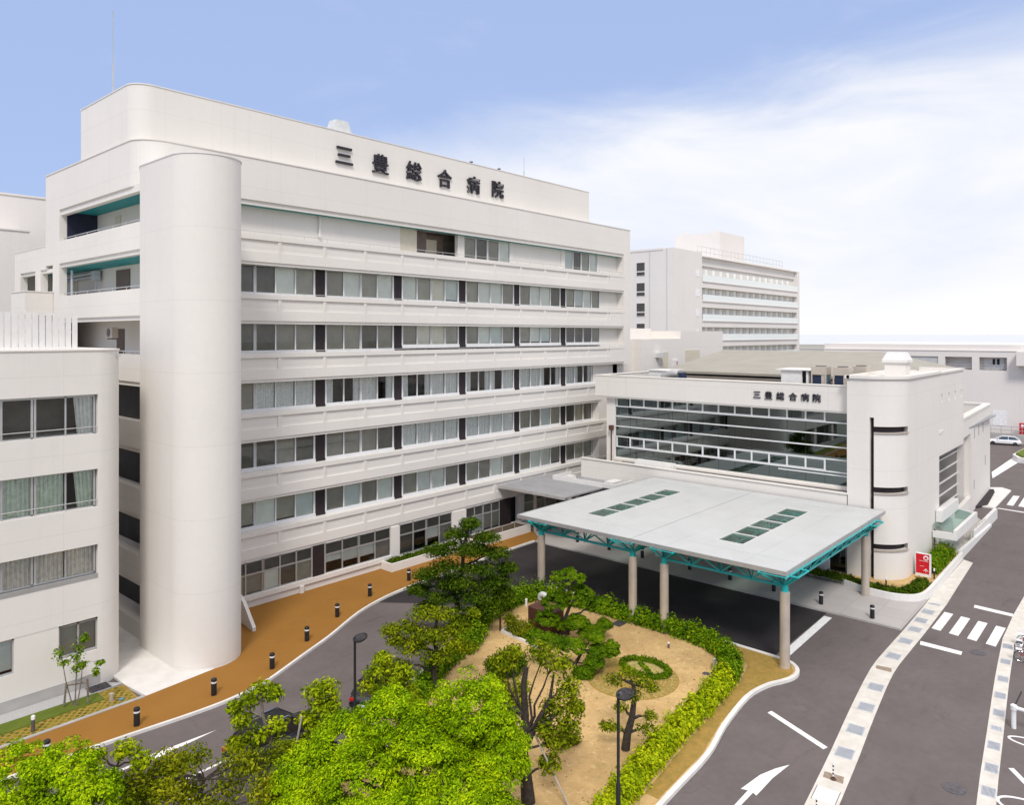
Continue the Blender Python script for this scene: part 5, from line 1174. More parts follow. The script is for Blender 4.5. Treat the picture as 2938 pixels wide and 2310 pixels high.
for r_ in (1.55, 1.75, 2.1): a.ribbon([(33.9 + r_ * math.cos(q), 21.5 + r_ * math.sin(q)) for q in [2 * math.pi * i / 48 for i in range(49)]], .06, .119, .126)
o = M().sheet([(35.2 + .9 * math.cos(q), 21.5 + 1.3 * math.sin(q)) for q in [2 * math.pi * i / 32 for i in range(32)]], .128).build('grass', 'thin_grass'); tag(o, 'small oval of pale thin grass inside the clipped ring hedge', 'grass', kind='stuff')
o = a.build('grass', 'thin_grass'); tag(o, 'rings and rays of darker clipped grass on the round patch', 'grass', kind='stuff')

# ================================================================== VEGETATION
def unit(n):
    v = nr.normal(size=(n, 3)); return v / np.linalg.norm(v, axis=1)[:, None]
def leafmesh(name, C, Nn, S, mat, parent, asp=.5, local=True):
    n = len(C); Nn = Nn / np.linalg.norm(Nn, axis=1)[:, None]
    t = np.cross(Nn, unit(n)); t /= np.linalg.norm(t, axis=1)[:, None]; b = np.cross(Nn, t); s = S[:, None]
    V = np.stack([C - t * s, C + b * s * asp + Nn * s * .18, C + t * s - Nn * s * .1, C - b * s * asp + Nn * s * .18], 1).reshape(-1, 3)
    me = bpy.data.meshes.new(name); me.vertices.add(4 * n); me.vertices.foreach_set('co', V.ravel().astype(np.float32))
    me.loops.add(4 * n); me.loops.foreach_set('vertex_index', np.arange(4 * n, dtype=np.int32)); me.polygons.add(n)
    me.polygons.foreach_set('loop_start', np.arange(0, 4 * n, 4, dtype=np.int32))
    me.materials.append(MAT[mat]); me.update(calc_edges=True); me.validate()
    o = bpy.data.objects.new(name, me); COL.objects.link(o)
    if parent is not None: o.parent = parent
    return o
def clump_leaves(clumps, per, size, subr=None, subn=0, flat=.0, jitter=.6, shell=.45):
    """clumps: (x, y, z, rx, ry, rz). With subn, each clump is a dome carrying subn smaller leaf clumps."""
    Cs, Ns, Ss = [], [], []
    for (x, y, z, rx, ry, rz) in clumps:
        rad = np.array([rx, ry, rz]); c0 = np.array([x, y, z])
        if subn:
            d = unit(subn * 2); d = d[d[:, 2] > -.35][:subn]
            for q in d:
                c = c0 + q * rad * nr.uniform(.72, 1.05); sr = subr * nr.uniform(.65, 1.25)
                k = int(per * nr.uniform(.7, 1.3)); e = unit(k); e[:, 2] = np.where(e[:, 2] < -.2, -e[:, 2], e[:, 2])
                Cs.append(c + e * sr * np.array([1, 1, .75]) * nr.uniform(.55, 1.0, (k, 1))); Ns.append(e + nr.normal(size=(k, 3)) * jitter * .7 + q * .4 + np.array([0, 0, .3])); Ss.append(size * nr.uniform(.6, 1.3, k))
        else:
            k = per; e = unit(k); rr = nr.uniform(0, 1, (k, 1)) ** shell
            bump = 1 + .22 * np.sin(e[:, :1] * 7 + x * 3) * np.sin(e[:, 1:2] * 6 + y) + .12 * np.sin(e[:, 2:3] * 9)
            Cs.append(c0 + e * rad * rr * bump); Ns.append(e * (1 - flat) + nr.normal(size=(k, 3)) * jitter + np.array([0, 0, .35 + flat])); Ss.append(size * nr.uniform(.55, 1.35, k))
    return np.concatenate(Cs), np.concatenate(Ns), np.concatenate(Ss)
def curve3(a, b, sag=.2, n=5, wob=.06):
    a, b = Vector(a), Vector(b); L = (b - a).length; out = []
    for i in range(n + 1):
        t = i / n; p = a.lerp(b, t); p.z += sag * L * math.sin(math.pi * t) * .5
        if 0 < i < n: p += Vector((rnd.uniform(-1, 1), rnd.uniform(-1, 1), rnd.uniform(-.5, .5))) * wob * L
        out.append(p)
    return out
def tree(name, label, x, y, clumps, trunk, leaf, per=700, size=.09, subn=0, subr=.35, bark='bark', r0=.16, z=.1, cat='tree', group=None, flat=0., jitter=.6, asp=.5, limbs=True, shell=.45, lk=1.):
    t = thing(name, label, cat, (x, y, z), R(YAW - 90), group)
    m = M(); k = len(trunk); m.tube(trunk, [r0 * (1 - .6 * i / max(1, k - 1)) for i in range(k)], 10)
    if limbs:
        for c in clumps:
            p = Vector(c[:3]); j = min(range(k), key=lambda i: (Vector(trunk[i]) - p).length + (3 if trunk[i][2] > p.z + .2 else 0) + (2 if i == 0 else 0))
            pts = curve3(trunk[j], p, -.1 if p.z < trunk[j][2] else .15)
            m.tube(pts, [r0 * .42 * lk * (1 - .75 * i / (len(pts) - 1)) for i in range(len(pts))], 6)
            for _ in range(2):
                e = p + Vector((rnd.uniform(-1, 1) * c[3], rnd.uniform(-1, 1) * c[4], rnd.uniform(-.2, .7) * c[5])) * .8
                q = curve3(pts[-2], e, .1, 3); m.tube(q, [r0 * .16 * lk, r0 * .13 * lk, r0 * .08 * lk, r0 * .04 * lk], 5)
    m.build('trunk', bark, t, local=True, smooth=True)
    C, Nn, S = clump_leaves(clumps, per, size, subr, subn, flat, jitter, shell)
    leafmesh('crown', C, Nn, S, leaf, t, asp)
    return t
# big bright tree in the foreground, many leaf tufts on overlapping domes
D1 = [(2.35, .4, 4.55, 1.45, 1.3, 1.4), (3.2, .2, 3.4, 1.1, 1.1, 1.1), (.9, .2, 3.7, 1.2, 1.2, 1.1), (-.5, .5, 4.1, 1.3, 1.25, 1.25), (-2.2, .4, 3.35, 1.2, 1.2, 1.1), (-3.5, .2, 2.4, 1.05, 1.1, 1.0), (3.1, 0, 3.0, 1.1, 1.1, 1.05), (.8, -.8, 3.6, 1.4, 1.2, 1.2),
      (-1.4, -1.1, 2.9, 1.4, 1.2, 1.15), (1.9, -1.7, 2.7, 1.3, 1.2, 1.1), (.2, -2.3, 2.4, 1.5, 1.2, 1.1), (-2.9, -1.4, 1.8, 1.3, 1.2, 1.1), (3.1, -1.7, 1.8, 1.2, 1.1, 1.1), (-4.1, -1.0, 1.2, .9, 1, .9), (-1.4, -2.6, 1.6, 1.3, 1.1, 1), (1.6, -2.8, 1.5, 1.3, 1.1, 1.)]
tree('bright_tree', 'large bright yellow-green tree filling the bottom centre of the photo', 17.2, 20.35, D1, [(.3, 0, 0), (.4, -.1, .8), (.2, 0, 1.6), (.4, .1, 2.4), (.5, 0, 3.2)], 'leaf_bright', per=150, size=.056, subn=84, subr=.40, r0=.28)
D2 = [(-1.0, .2, 4.1, 1.1, 1.1, 1.2), (.45, .4, 4.15, 1.0, 1, 1.1), (1.35, 0, 3.6, .95, 1, 1.0), (-.2, -.9, 3.3, 1.2, 1, 1.0), (1.3, -1.0, 2.9, 1, 1, .9), (-1.6, -.8, 3.0, 1, 1, 1), (.4, -1.7, 2.4, 1.2, 1, 1)]
tree('bright_tree', 'bright yellow-green treetop in the bottom left corner', 7.5, 26.2, D2, [(0, 0, 0), (.1, 0, 1.2), (0, 0, 2.2), (.1, 0, 3.3)], 'leaf_bright', per=155, size=.053, subn=58, subr=.34, r0=.2)
tree('small_tree', 'small dark-leaved tree just right of the corner treetop', 10.1, 27.7, [(-.7, 0, 3.6, .55, .5, .35), (.4, .1, 3.75, .5, .5, .35), (.95, 0, 3.4, .45, .4, .35), (.1, -.3, 2.8, .6, .5, .45), (-.6, -.2, 2.5, .5, .5, .45), (.6, -.4, 2.2, .5, .5, .4)], [(0, 0, 0), (.05, 0, 1.2), (-.05, 0, 2.3), (.1, 0, 3.2)], 'leaf_yellow', per=330, size=.085, r0=.1)
D4 = [(rnd.uniform(-2.6, 2.9), rnd.uniform(-.9, .9), rnd.uniform(.6, 2.7), .75, .7, .45) for _ in range(21)] + [(-.3, 0, 3.0, .7, .7, .4), (1.7, .2, 2.7, .7, .7, .4)]
tree('olive_tree', 'sparse olive and rust coloured tree over the white parking lines', 12.6, 26.3, D4, [(0, 0, 0), (.1, 0, .8), (-.1, 0, 1.5), (.1, 0, 2.2)], 'leaf_olive', per=560, size=.07, r0=.14, jitter=.9, lk=.6)
tree('young_tree', 'young pale-trunked tree with two yellow-green tufts in front of the black car', 15.7, 26.0, [(-1.3, .2, 4.0, .5, .5, .38), (-.75, .1, 4.45, .55, .5, .32), (-1.55, 0, 3.25, .5, .45, .35), (-1.9, .1, 3.7, .35, .35, .3), (-.35, .0, 4.3, .4, .4, .3), (-1.0, -.2, 2.7, .6, .5, .4), (-.2, -.2, 3.1, .5, .5, .35), (.2, -.3, 2.2, .6, .5, .4), (-1.7, -.2, 2.4, .5, .4, .35)], [(.1, 0, 0), (-.1, 0, 1.2), (-.45, 0, 2.4), (-.75, 0, 3.4), (-.85, 0, 4.2)], 'leaf_yellow', per=300, size=.095, bark='bark_pale', r0=.11)
tree('young_tree', 'young tree with a feathery yellow-green head between the black car and the lamp post', 16.6, 25.8, [(.4, .1, 4.0, .6, .5, .42), (.85, .1, 4.2, .55, .5, .4), (.6, 0, 3.4, .65, .55, .45), (1.0, 0, 3.55, .45, .4, .4), (.1, 0, 3.0, .5, .4, .3), (.7, -.2, 2.7, .7, .5, .45), (.2, -.2, 2.1, .7, .5, .45), (1.2, 0, 2.9, .5, .4, .4)], [(-.2, 0, 0), (0, 0, 1.2), (.2, 0, 2.2), (.5, 0, 3.4)], 'leaf_yellow', per=430, size=.085, bark='bark_pale', r0=.1)
tree('young_tree', 'small loose yellow-green tree in front of the lamp post across the drive', 20.9, 26.2, [(-.3, 0, 3.4, .6, .6, .4), (.5, .1, 3.0, .7, .6, .45), (-.6, 0, 2.7, .55, .5, .4), (.2, -.3, 2.3, .7, .6, .4), (1.0, 0, 2.4, .5, .5, .35), (.9, 0, 3.3, .5, .5, .35), (-.1, .1, 3.9, .45, .45, .3), (1.3, .1, 1.9, .5, .5, .35)], [(0, 0, 0), (.05, 0, 1.2), (0, 0, 2.4), (0, 0, 3.1)], 'leaf_yellow', per=430, size=.09, r0=.09)
D6 = [(-.6, 0, 4.0, .9, .7, .35), (.4, .2, 3.9, .9, .7, .3), (1.2, .1, 3.3, .8, .6, .35), (-1.4, 0, 3.3, .8, .7, .35), (-.3, -.4, 3.1, 1.0, .7, .35), (.9, -.3, 2.5, .9, .6, .35), (-1.2, -.3, 2.3, .9, .7, .35), (-2.0, 0, 2.6, .6, .5, .3), (.1, -.6, 2.0, .9, .6, .3), (1.6, .2, 2.2, .6, .5, .3), (.3, .1, 2.9, .9, .7, .35), (-.8, -.2, 2.7, .9, .7, .35), (-2.3, .1, 3.1, .6, .5, .3), (-1.9, -.4, 1.5, .7, .5, .3), (1.9, .3, 3.9, .4, .4, .25)]
tree('spreading_tree', 'yellow-green tree with layered feathery branches at the garden edge', 25.9, 28.3, D6, [(0, 0, 0), (-.1, 0, 1.0), (.1, 0, 1.9), (-.1, 0, 2.8), (.1, 0, 3.7)], 'leaf_mid', per=620, size=.095, r0=.17, flat=.4, asp=.35)
D7 = [(.9, 0, 6.7, .7, .7, .35), (.1, .2, 6.0, .9, .8, .4), (1.9, .1, 5.8, .9, .8, .35), (.6, -.2, 5.2, 1.4, 1.1, .45), (-1.1, 0, 5.0, 1.0, .9, .4), (2.5, .2, 4.8, 1.0, .9, .4), (-.6, -.3, 4.1, 1.2, 1, .45), (1.5, -.3, 4.0, 1.4, 1, .45), (-1.8, 0, 3.5, .9, .9, .4), (.2, -.6, 3.2, 1.2, 1, .45), (2.6, -.1, 3.2, 1.0, .9, .4), (1.2, -.7, 2.4, 1.2, 1, .4), (-.9, -.5, 2.3, 1.1, .9, .4), (2.9, .3, 2.3, .8, .8, .4), (-1.7, -.3, 1.6, .8, .7, .35), (.4, -.8, 1.4, 1.0, .8, .4), (1.9, -.6, 1.5, 1.0, .8, .4), (-2.3, .1, 2.6, .8, .8, .35), (3.2, .2, 3.9, .7, .7, .35), (-.4, .2, 3.0, 1.2, 1, .5), (1.9, .1, 2.9, 1.1, 1, .45), (1.3, .2, 5.0, 1.1, 1, .45), (.5, -.9, .7, 1.1, .7, .4)]
tree('spreading_tree', 'tall dark green layered tree in front of the entrance canopy corner', 31.9, 33.0, D7, [(0, 0, 0), (.15, 0, 1.2), (0, 0, 2.4), (.4, 0, 3.8), (.5, 0, 5.2), (.8, 0, 6.4)], 'leaf_dark', per=950, size=.11, r0=.2, flat=.4, asp=.32)
def padpine(label, x, y, pads, trunk, r0=.16):
    return tree('pine_tree', label, x, y, pads, trunk, 'leaf_pine', per=110, size=.052, subn=62, subr=.2, r0=r0, jitter=.5, asp=.4)
P8 = [(.05, 0, 3.75, 1.05, .95, .52), (.65, .1, 2.55, .92, .85, .72), (-.75, 0, 2.3, .74, .7, .58), (1.95, .3, 1.95, .62, .55, .48), (-1.25, -.2, 1.35, .68, .6, .6), (.5, -.3, 1.2, .7, .6, .46), (1.3, -.5, .72, .72, .6, .46), (2.2, 0, .9, .4, .4, .42), (-.35, .2, .8, .32, .3, .24)]
padpine('cloud-pruned pine with rounded pads stacked beside the brown monument', 35.3, 26.9, P8, [(-.1, 0, 0), (0, 0, .7), (-.15, 0, 1.4), (.15, 0, 2.2), (.05, 0, 3.2)])
P9 = [(1.85, .2, 1.1, .42, .45, .5), (1.1, .1, 1.0, .55, .5, .45), (.85, -.1, .5, .5, .5, .5), (-.3, 0, 1.4, .75, .6, .42), (.95, .4, 1.75, .45, .45, .35), (-2.1, .2, 1.75, .75, .6, .42), (-1.3, 0, 1.6, .7, .6, .4), (.25, -.5, .15, .5, .4, .35)]
padpine('low cloud-pruned pine spreading between the pine and the round grass patch', 32.4, 24.0, P9, [(-.3, 0, -.1), (-.15, 0, .5), (.1, 0, .9), (.3, .1, 1.2)], .13)
D9 = [(1.3, .3, 5.3, .7, .6, .4), (.6, .4, 5.75, .6, .6, .35), (1.7, .2, 4.4, .6, .6, .55), (1.2, .3, 3.6, .7, .6, .5), (1.65, 0, 3.0, .6, .5, .45), (1.2, .1, 2.3, .6, .5, .4), (-.9, .4, 5.3, .6, .5, .35), (-.5, .3, 5.75, .4, .4, .3), (.75, -.1, 2.9, .4, .4, .4), (1.95, .1, 3.7, .4, .4, .4), (-1.1, .3, 4.6, .4, .4, .3), (.9, 0, 1.5, .5, .5, .4)]
t9 = tree('pruned_tree', 'hard-pruned dark tree with thick cut branches and a white prop', 22.1, 18.9, D9, [(.1, 0, -.1), (0, 0, 1.0), (-.1, 0, 2.0), (-.05, 0, 2.6)], 'leaf_mid', per=460, size=.08, r0=.30, jitter=.8, lk=.5)
m = M(); m.tube([(-.05, 0, 2.4), (-.02, 0, 3.4), (-.1, 0, 4.6), (.02, 0, 5.3)], [.17, .14, .12, .09], 10); m.tube([(-.1, 0, 2.2), (-.6, .1, 2.9), (-.85, .1, 3.8), (-.95, .1, 4.7)], [.13, .10, .07, .04], 8); m.tube([(.05, 0, 2.3), (.5, .1, 3.2), (.95, .1, 4.0), (1.1, .1, 5.0)], [.14, .11, .08, .04], 8)
m.tube([(.4, .1, 3.0), (.9, 0, 3.2), (1.4, .1, 3.6)], [.12, .09, .05], 7); m.tube([(-.02, 0, 3.3), (-.4, -.1, 3.7), (-.6, -.1, 3.75)], [.11, .1, .09], 7); m.build('limb', 'bark', t9, local=True, smooth=True)
t = thing('tree_prop', 'long white prop pole leaning on the hard-pruned tree', 'pole', (22.6, 18.4, .1), R(YAW - 90)); m = M(); m.tube([(-.55, .1, 3.0), (1.05, -.5, -.1)], .045, 8); m.build('pole', 'stake', t, local=True)
D10 = [(-.5, 0, 3.1, .45, .4, .3), (.1, .1, 3.4, .5, .4, .3), (.75, 0, 3.05, .5, .45, .3), (1.2, .1, 2.75, .4, .4, .25), (.3, 0, 2.4, .5, .4, .3), (-.55, -.1, 1.1, .45, .4, .25), (.9, -.1, 1.0, .5, .4, .3), (1.1, 0, 1.5, .35, .35, .25), (-.2, 0, 1.9, .35, .3, .25), (-.9, 0, 1.05, .3, .3, .2)]
tree('pruned_tree', 'small gnarled dark tree behind the foreground lamp post', 27.8, 18.0, D10, [(0, 0, -.1), (.1, 0, .7), (.3, 0, 1.4), (.4, 0, 2.2), (.35, 0, 2.9)], 'leaf_mid', per=300, size=.06, r0=.2, jitter=.8)
# young staked tree in front of the left wing
ty = tree('sapling', 'slender three-stemmed sapling tied to wooden stakes on the lawn of the left wing', 12.95, 40.35, [(.2, 0, 3.0, .3, .3, .45), (.1, 0, 2.5, .35, .3, .3), (-.8, 0, 2.7, .3, .3, .4), (-.55, 0, 2.2, .35, .3, .2), (.35, 0, 2.1, .3, .3, .2), (.1, 0, 1.9, .3, .3, .2), (1.25, 0, 2.2, .25, .2, .1), (1.05, 0, 1.75, .2, .2, .25), (.5, 0, 3.4, .2, .2, .3)], [(0, 0, 0), (.05, 0, 1.2), (.1, 0, 2.2), (.2, 0, 3.2)], 'leaf_hedge', per=75, size=.085, bark='bark_pale', r0=.035)
m = M(); m.tube([(-.1, 0, 0), (-.45, 0, 1.3), (-.65, 0, 2.5)], [.03, .025, .012], 6); m.tube([(.1, 0, 0), (.3, 0, 1.2), (.4, 0, 2.3)], [.03, .025, .012], 6); m.build('stem', 'bark_pale', ty, local=True)
t = thing('tree_stake', 'short wooden stake frame holding the sapling by the left wing', 'stakes', (12.95, 40.3, .1), R(YAW - 90)); m = M(); m.tube([(-.5, -.1, 0), (-.38, -.1, 1.25)], .05, 8); m.build('post', 'bark_pale', t, local=True); m = M(); m.tube([(.5, .25, 0), (.45, .25, 1.3)], .05, 8); m.build('post', 'bark_pale', t, local=True); m = M(); m.tube([(-.45, -.05, 1.1), (.5, .2, 1.15)], .04, 8); m.build('crossbar', 'bark_pale', t, local=True)
def stake(label, x, y, a, b): 
    t = thing('tree_stake', label, 'stake', (x, y, .05), R(YAW - 90)); m = M(); m.tube([a, b], .045, 7); m.build('pole', 'stake', t, local=True)
stake('pale slanting stake beside the young tree over the black car', 16.2, 25.6, (-.55, 0, 0), (.1, 0, 3.4)); stake('brown slanting stake pair between the black car and the bright tree', 16.9, 25.2, (-.1, 0, .2), (.6, 0, 3.2)); stake('short pale stake near the feathery young tree', 20.4, 25.2, (-.2, 0, 0), (.25, 0, 2.6))
# shrubs
def shrub(label, x, y, clumps, leaf, per=700, size=.07, z=.1, name='shrub', group=None):
    t = thing(name, label, 'shrub', (x, y, z), R(YAW - 90), group); m = M()
    for c in clumps: m.tube(curve3((c[0] * .4, c[1] * .4, 0), c[:3], .1, 3), [.03, .025, .02, .01], 5)
    m.build('stem', 'bark', t, local=True)
    C, Nn, S = clump_leaves(clumps, per, size); leafmesh('foliage', C, Nn, S, leaf, t)
shrub('dark shrub and bronze grasses in the white-edged bed by the monument', 34.3, 29.7, [(-.4, .2, .5, .6, .6, .5), (.4, 0, .45, .6, .6, .4), (0, -.5, .35, .6, .5, .35), (-.7, .5, .7, .4, .4, .4)], 'leaf_shrub', 700)
shrub('rounded dark bush at the left of the open sand', 29.7, 26.6, [(-.3, 0, .8, .7, .6, .6), (.5, .1, .7, .6, .6, .5), (0, -.3, .5, .8, .6, .5), (-.9, .2, .5, .5, .5, .4)], 'leaf_dark', 900, .075)
shrub('loose olive shrub just left of the hard-pruned tree', 26.9, 23.9, [(-.4, 0, .9, .6, .5, .6), (.4, .1, 1.1, .6, .5, .5), (-.9, .1, .6, .6, .5, .4), (.2, -.2, .5, .7, .5, .4)], 'leaf_olive', 700, .075)
shrub('low tuft of scrub on the sand under the hard-pruned tree', 26.2, 20.3, [(0, 0, .35, .5, .4, .35), (.5, .1, .25, .4, .3, .25)], 'leaf_shrub', 500, .07)
shrub('small dark shrub behind the information board', 57.4, 20.5, [(0, 0, .9, .5, .5, .6), (.3, .2, .6, .5, .5, .5)], 'leaf_dark', 600, .07, .3)
def hedge(name, label, pts, w, h, dens, leaf, size=.085, z0=.1, cat='hedge', ragged=.36, kind=None):
    pts = smoothline(pts, 6); Cs, Ns = [], []
    t = thing(name, label, cat, (pts[0][0], pts[0][1], z0)); o0 = np.array([pts[0][0], pts[0][1], 0.])
    m = M()
    for i in range(len(pts) - 1):
        a = np.array(pts[i]); b = np.array(pts[i + 1]); L = np.linalg.norm(b - a); d = (b - a) / L; nn = np.array([-d[1], d[0]])
        k = int(L * dens); u = nr.uniform(0, 1, k); e = nr.uniform(0, math.pi, k); rr = nr.uniform(.62, 1.05, k)
        wob = 1 + ragged * np.sin(u * 9 + i * 1.9) * np.sin(i * .9 + e * 3)
        hh = h * (1 + .16 * math.sin(i * 1.3) + .1 * math.sin(i * 2.9))
        yy = np.cos(e) * w / 2 * rr * wob; zz = np.sin(e) ** .7 * hh * rr * wob
        P = np.stack([a[0] + d[0] * u * L + nn[0] * yy, a[1] + d[1] * u * L + nn[1] * yy, zz], 1)
        N = np.stack([nn[0] * np.cos(e), nn[1] * np.cos(e), np.sin(e) + .25], 1) + nr.normal(size=(k, 3)) * .55
        Cs.append(P - o0); Ns.append(N)
        for q in range(2):
            x, y = a + d * L * rnd.random() + nn * rnd.uniform(-.3, .3) * w; m.tube([(x - o0[0], y - o0[1], 0), (x - o0[0] + rnd.uniform(-.1, .1), y - o0[1] + rnd.uniform(-.1, .1), h * .8)], [.018, .008], 5)
    C = np.concatenate(Cs); leafmesh('foliage', C, np.concatenate(Ns), size * nr.uniform(.6, 1.35, len(C)), leaf, t)
    o_ = m.build('stem', 'bark', t, local=True); o_['kind'] = 'stuff'
    return t
hedge('hedge', 'bright yellow-green hedge running along the road side of the garden', [(22.5, 15.75), (24.6, 16.1), (26.7, 16.45), (29.2, 16.75), (31.5, 16.95), (34, 17.15), (36.6, 17.5)], 1.12, .78, 950, 'leaf_hedge_light', .09)
hedge('hedge', 'green hedge curving round the far right corner of the garden up to the columns', [(36.4, 17.45), (38.5, 18.05), (39.6, 19.0), (40.35, 20.4), (40.6, 22.5), (40.65, 25), (40.6, 27.7), (40.5, 30.2)], 1.2, .85, 850, 'leaf_hedge', .095)
hedge('hedge', 'dark green hedge closing the back of the garden beside the sculpture', [(40.6, 31.2), (40.0, 32.8), (38.5, 33.4), (36.8, 33.4), (35, 33.1), (33.4, 32.5), (32.2, 31.6), (31, 30.9), (29.8, 30.4)], 1.4, 1.0, 950, 'leaf_hedge')
hedge('hedge', 'short green hedge at the kerb of the drive below the layered tree', [(29.6, 30.5), (28.2, 30.0), (26.6, 29.3), (25.0, 28.4), (23.6, 27.7)], 1.1, .8, 900, 'leaf_hedge')
hedge('clipped_hedge', 'low clipped ring hedge with a cross bar on the round grass patch', [(35.2 + .95 * math.cos(q), 21.5 + 1.35 * math.sin(q)) for q in [2 * math.pi * i / 14 for i in range(15)]], .34, .24, 900, 'leaf_pine', .05, .12)
hedge('clipped_hedge', 'low clipped hedge bar crossing the middle of the round grass patch', [(34.5, 20.6), (35.0, 21.2), (35.6, 22.1)], .24, .15, 700, 'leaf_hedge', .05, .12)
hedge('planting', 'mound of low dark green shrubs in the planter round the tower foot', [(57.2, 21), (57.1, 19), (56.9, 17.4), (56.5, 16.0), (56.4, 14.8), (56.9, 13.8), (58.2, 13.45), (60.2, 13.4)], .95, .38, 900, 'leaf_dark', .075, .36, 'shrubs')
hedge('planting', 'bushy green shrubs in the planter behind the red sign', [(62.7, 13.6), (63.5, 13.6), (65, 13.6), (67.5, 13.65), (69.2, 13.6)], 1.2, .95, 1100, 'leaf_hedge', .085, .36, 'shrubs')
hedge('planting', 'dark ground-cover plants in the long planter below the windows', [(36.8, 45.5), (38.5, 45.5), (40.5, 45.5), (42.5, 45.5), (44, 45.5)], .6, .35, 700, 'leaf_dark', .07, .55, 'plants')

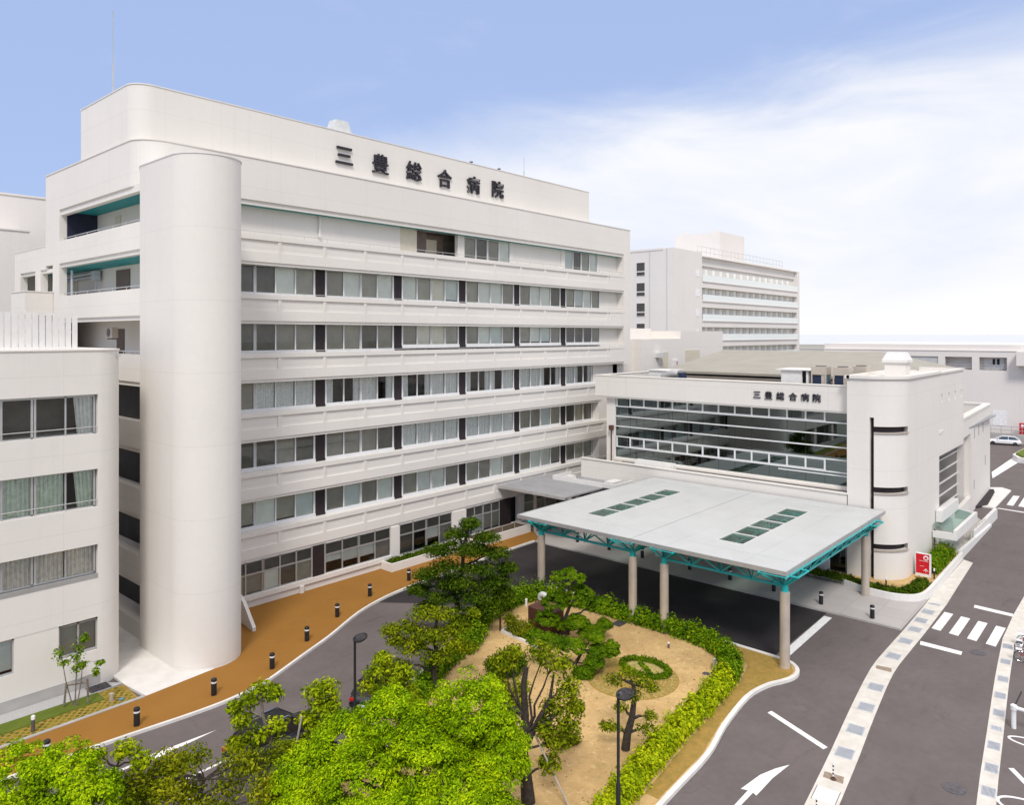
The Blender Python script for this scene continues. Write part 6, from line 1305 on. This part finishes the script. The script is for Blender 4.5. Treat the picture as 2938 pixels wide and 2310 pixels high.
# ================================================================== CARS
def car(label, x, y, rz, paint, L=4.4, wd=1.72, H=1.45, rack=False, z=0.):
    t = thing('parked_car', label, 'car', (x, y, z), rz); hw = wd / 2
    S = [(-.50, .42, .72, .82), (-.485, .34, .82, .90), (-.44, .27, .93, .95), (-.30, .24, .95, 1.), (-.05, .24, .93, 1.), (.18, .24, .92, 1.), (.34, .24, .86, .99), (.44, .26, .76, .95), (.485, .32, .66, .88), (.50, .40, .58, .78)]
    b = M(); n = 10; o = 0
    for (sx, zb, zt, w) in S:
        xx = sx * L; W = hw * w; zm = (zb + zt) / 2
        ring = [(xx, -W * .82, zb), (xx, -W * .97, zb + .1), (xx, -W, zm), (xx, -W * .97, zt - .1), (xx, -W * .86, zt), (xx, W * .86, zt), (xx, W * .97, zt - .1), (xx, W, zm), (xx, W * .97, zb + .1), (xx, W * .82, zb)]
        b.v += ring
    for i in range(len(S) - 1):
        for j in range(n): a = i * n + j; q = i * n + (j + 1) % n; b.f.append([a, a + n, q + n, q]); b.mi.append(0)
    b.f.append(list(range(n))); b.mi.append(0); b.f.append([(len(S) - 1) * n + j for j in range(n)][::-1]); b.mi.append(0)
    G = [(-.44, .93, .93), (-.30, .93, H - .06), (-.12, .93, H), (.06, .92, H - .03), (.26, .88, .90)]
    def gr_(k, s0=1.): sx, z0, z1 = G[k]; return sx * L, z0, z1
    # roof skin and pillars in body colour, glass greenhouse just inside
    r = []
    for k in range(len(G)):
        xx, z0, z1 = gr_(k); f = (z1 - z0) / (H - .9); wt_ = hw * (.88 - .20 * f); r.append((xx, wt_, z1))
    o = len(b.v)
    for xx, w, z1 in r[1:4]: b.v += [(xx, -w, z1 + .012), (xx, w, z1 + .012), (xx, -w, z1 - .04), (xx, w, z1 - .04)]
    for k in range(2):
        a = o + 4 * k; b.f += [[a, a + 4, a + 5, a + 1], [a + 2, a + 3, a + 7, a + 6], [a, a + 2, a + 6, a + 4], [a + 1, a + 5, a + 7, a + 3]]; b.mi += [0] * 4
    for s in (-1, 1):
        for (k0, k1) in ((0, 1), (4, 3)): b.tube([(r[k0][0], s * r[k0][1] * .98, G[k0][1]), (r[k1][0], s * r[k1][1], r[k1][2])], .045, 5)
        b.tube([(-.12 * L, s * hw * .87, .93), (-.12 * L, s * hw * .69, H - .02)], .04, 5)
    b.build('body', paint, t, local=True, smooth=True)
    g = M(); 
    for xx, w, z1 in r: g.v += [(xx, -hw * .85, .9), (xx, -w * .97, z1 - .02), (xx, w * .97, z1 - .02), (xx, hw * .85, .9)]
    for k in range(4):
        for j in range(3): a = 4 * k + j; g.f.append([a, a + 4, a + 5, a + 1]); g.mi.append(0)
    g.build('window', 'vent_dark' if paint == 'car_black' else 'glass_dark', t, local=True)
    if paint != 'car_black': q = M(); q.box(-.3 * L, .1 * L, -hw * .7, hw * .7, .5, 1.0); q.build('seat', 'blind_grey', t, local=True)
    for sx in (-.31, .32):
        for s in (-1, 1):
            q = M(); q.lathe(((.20, -.09), (.30, -.10), (.315, -.05), (.315, .05), (.30, .10), (.20, .09)), n=22); q.v = [(c0 + sx * L, s * (hw - .1) + c2, c1 + .315) for c0, c1, c2 in q.v]; wh = q.build('wheel', 'black_rubber', t, local=True, smooth=True)
            q = M(); q.lathe(((.20, .06), (.17, .085), (.05, .07), (.04, .1)), n=18); q.v = [(c0 + sx * L, s * (hw - .1 + c2), c1 + .315) for c0, c1, c2 in q.v]; q.build('rim', 'chrome', wh, local=True)
    for s in (-1, 1):
        q = M(); q.box(.465 * L, .49 * L, s * hw * .5, s * hw * .82, .60, .70); q.build('headlight', 'lamp_clear', t, local=True, bevel=.01)
        q = M(); q.box(-.497 * L, -.47 * L, s * hw * .55, s * hw * .84, .62, .85); q.build('tail_light', 'lamp_red', t, local=True, bevel=.01)
        q = M(); q.tube([(.16 * L, s * hw * .98, .95), (.16 * L, s * hw * 1.14, 1.0)], [.03, .09], 8); q.build('mirror', paint, t, local=True)
    q = M(); q.box(-.508 * L, -.495 * L, -.2, .2, .5, .62); q.build('number_plate', 'white_plastic', t, local=True)
    if rack:
        q = M()
        for s in (-1, 1): q.tube([(-.30 * L, s * hw * .6, H - .03), (-.28 * L, s * hw * .6, H + .06), (.03 * L, s * hw * .6, H + .06), (.05 * L, s * hw * .6, H - .02)], .022, 6)
        q.build('roof_rail', 'chrome', t, local=True)
    return t
car('black car with silver roof rails half hidden behind young trees', 17.7, 29.6, R(2), 'car_black', 4.6, 1.76, 1.6, True)
car('dark car mostly hidden by leaves at the kerb of the drive', 23.75, 29.95, R(25), 'car_black', 4.2, 1.7, 1.45)
car('white car parked far off at the right edge before the long building', 147.5, 20.7, R(99), 'car_white', 4.9, 1.8, 1.5)

# fallen leaves and grit on the sand, and flush access covers in the orange path
n = 650; P = np.stack([nr.uniform(21, 40, n), nr.uniform(16.5, 32, n), np.full(n, .125)], 1)
P = P[(P[:, 1] > 16.6 + .05 * (P[:, 0] - 21)) & (P[:, 1] < 22 + (P[:, 0] - 20) * .62) & (np.hypot(P[:, 0] - 33.9, P[:, 1] - 21.5) > 2.5)]
o = leafmesh('fallen_leaves', P, np.array([0, 0, 1.]) + nr.normal(size=(len(P), 3)) * .25, nr.uniform(.03, .075, len(P)), 'leaf_litter', None); tag(o, 'fallen leaves and litter scattered over the garden sand', 'leaves', kind='stuff')
for x, y, rz, l in ((26.2, 41.6, 22, 'flush square cover in the orange path nearest the slanting fin'), (30.2, 43.3, 20, 'flush square cover in the orange path below the ground floor windows'), (22.9, 40.3, 25, 'flush square cover in the orange path beside the stair tower')):
    q = M(); s_ = .55; [q.box(*b_, 0, .006) for b_ in ((-s_, s_, -s_, -s_ + .022), (-s_, s_, s_ - .035, s_), (-s_, -s_ + .022, -s_ + .022, s_ - .035), (s_ - .035, s_, -s_ + .022, s_ - .035))]; q.quad((-s_, -s_, .002), (s_, -s_, .002), (s_, s_, .002), (-s_, s_, .002), 1)
    o = q.build('access_cover', ('ochre_frame', 'orange_paving')); o.location = (x, y, .121); o.rotation_euler = (0, 0, R(rz)); tag(o, l, 'access cover')
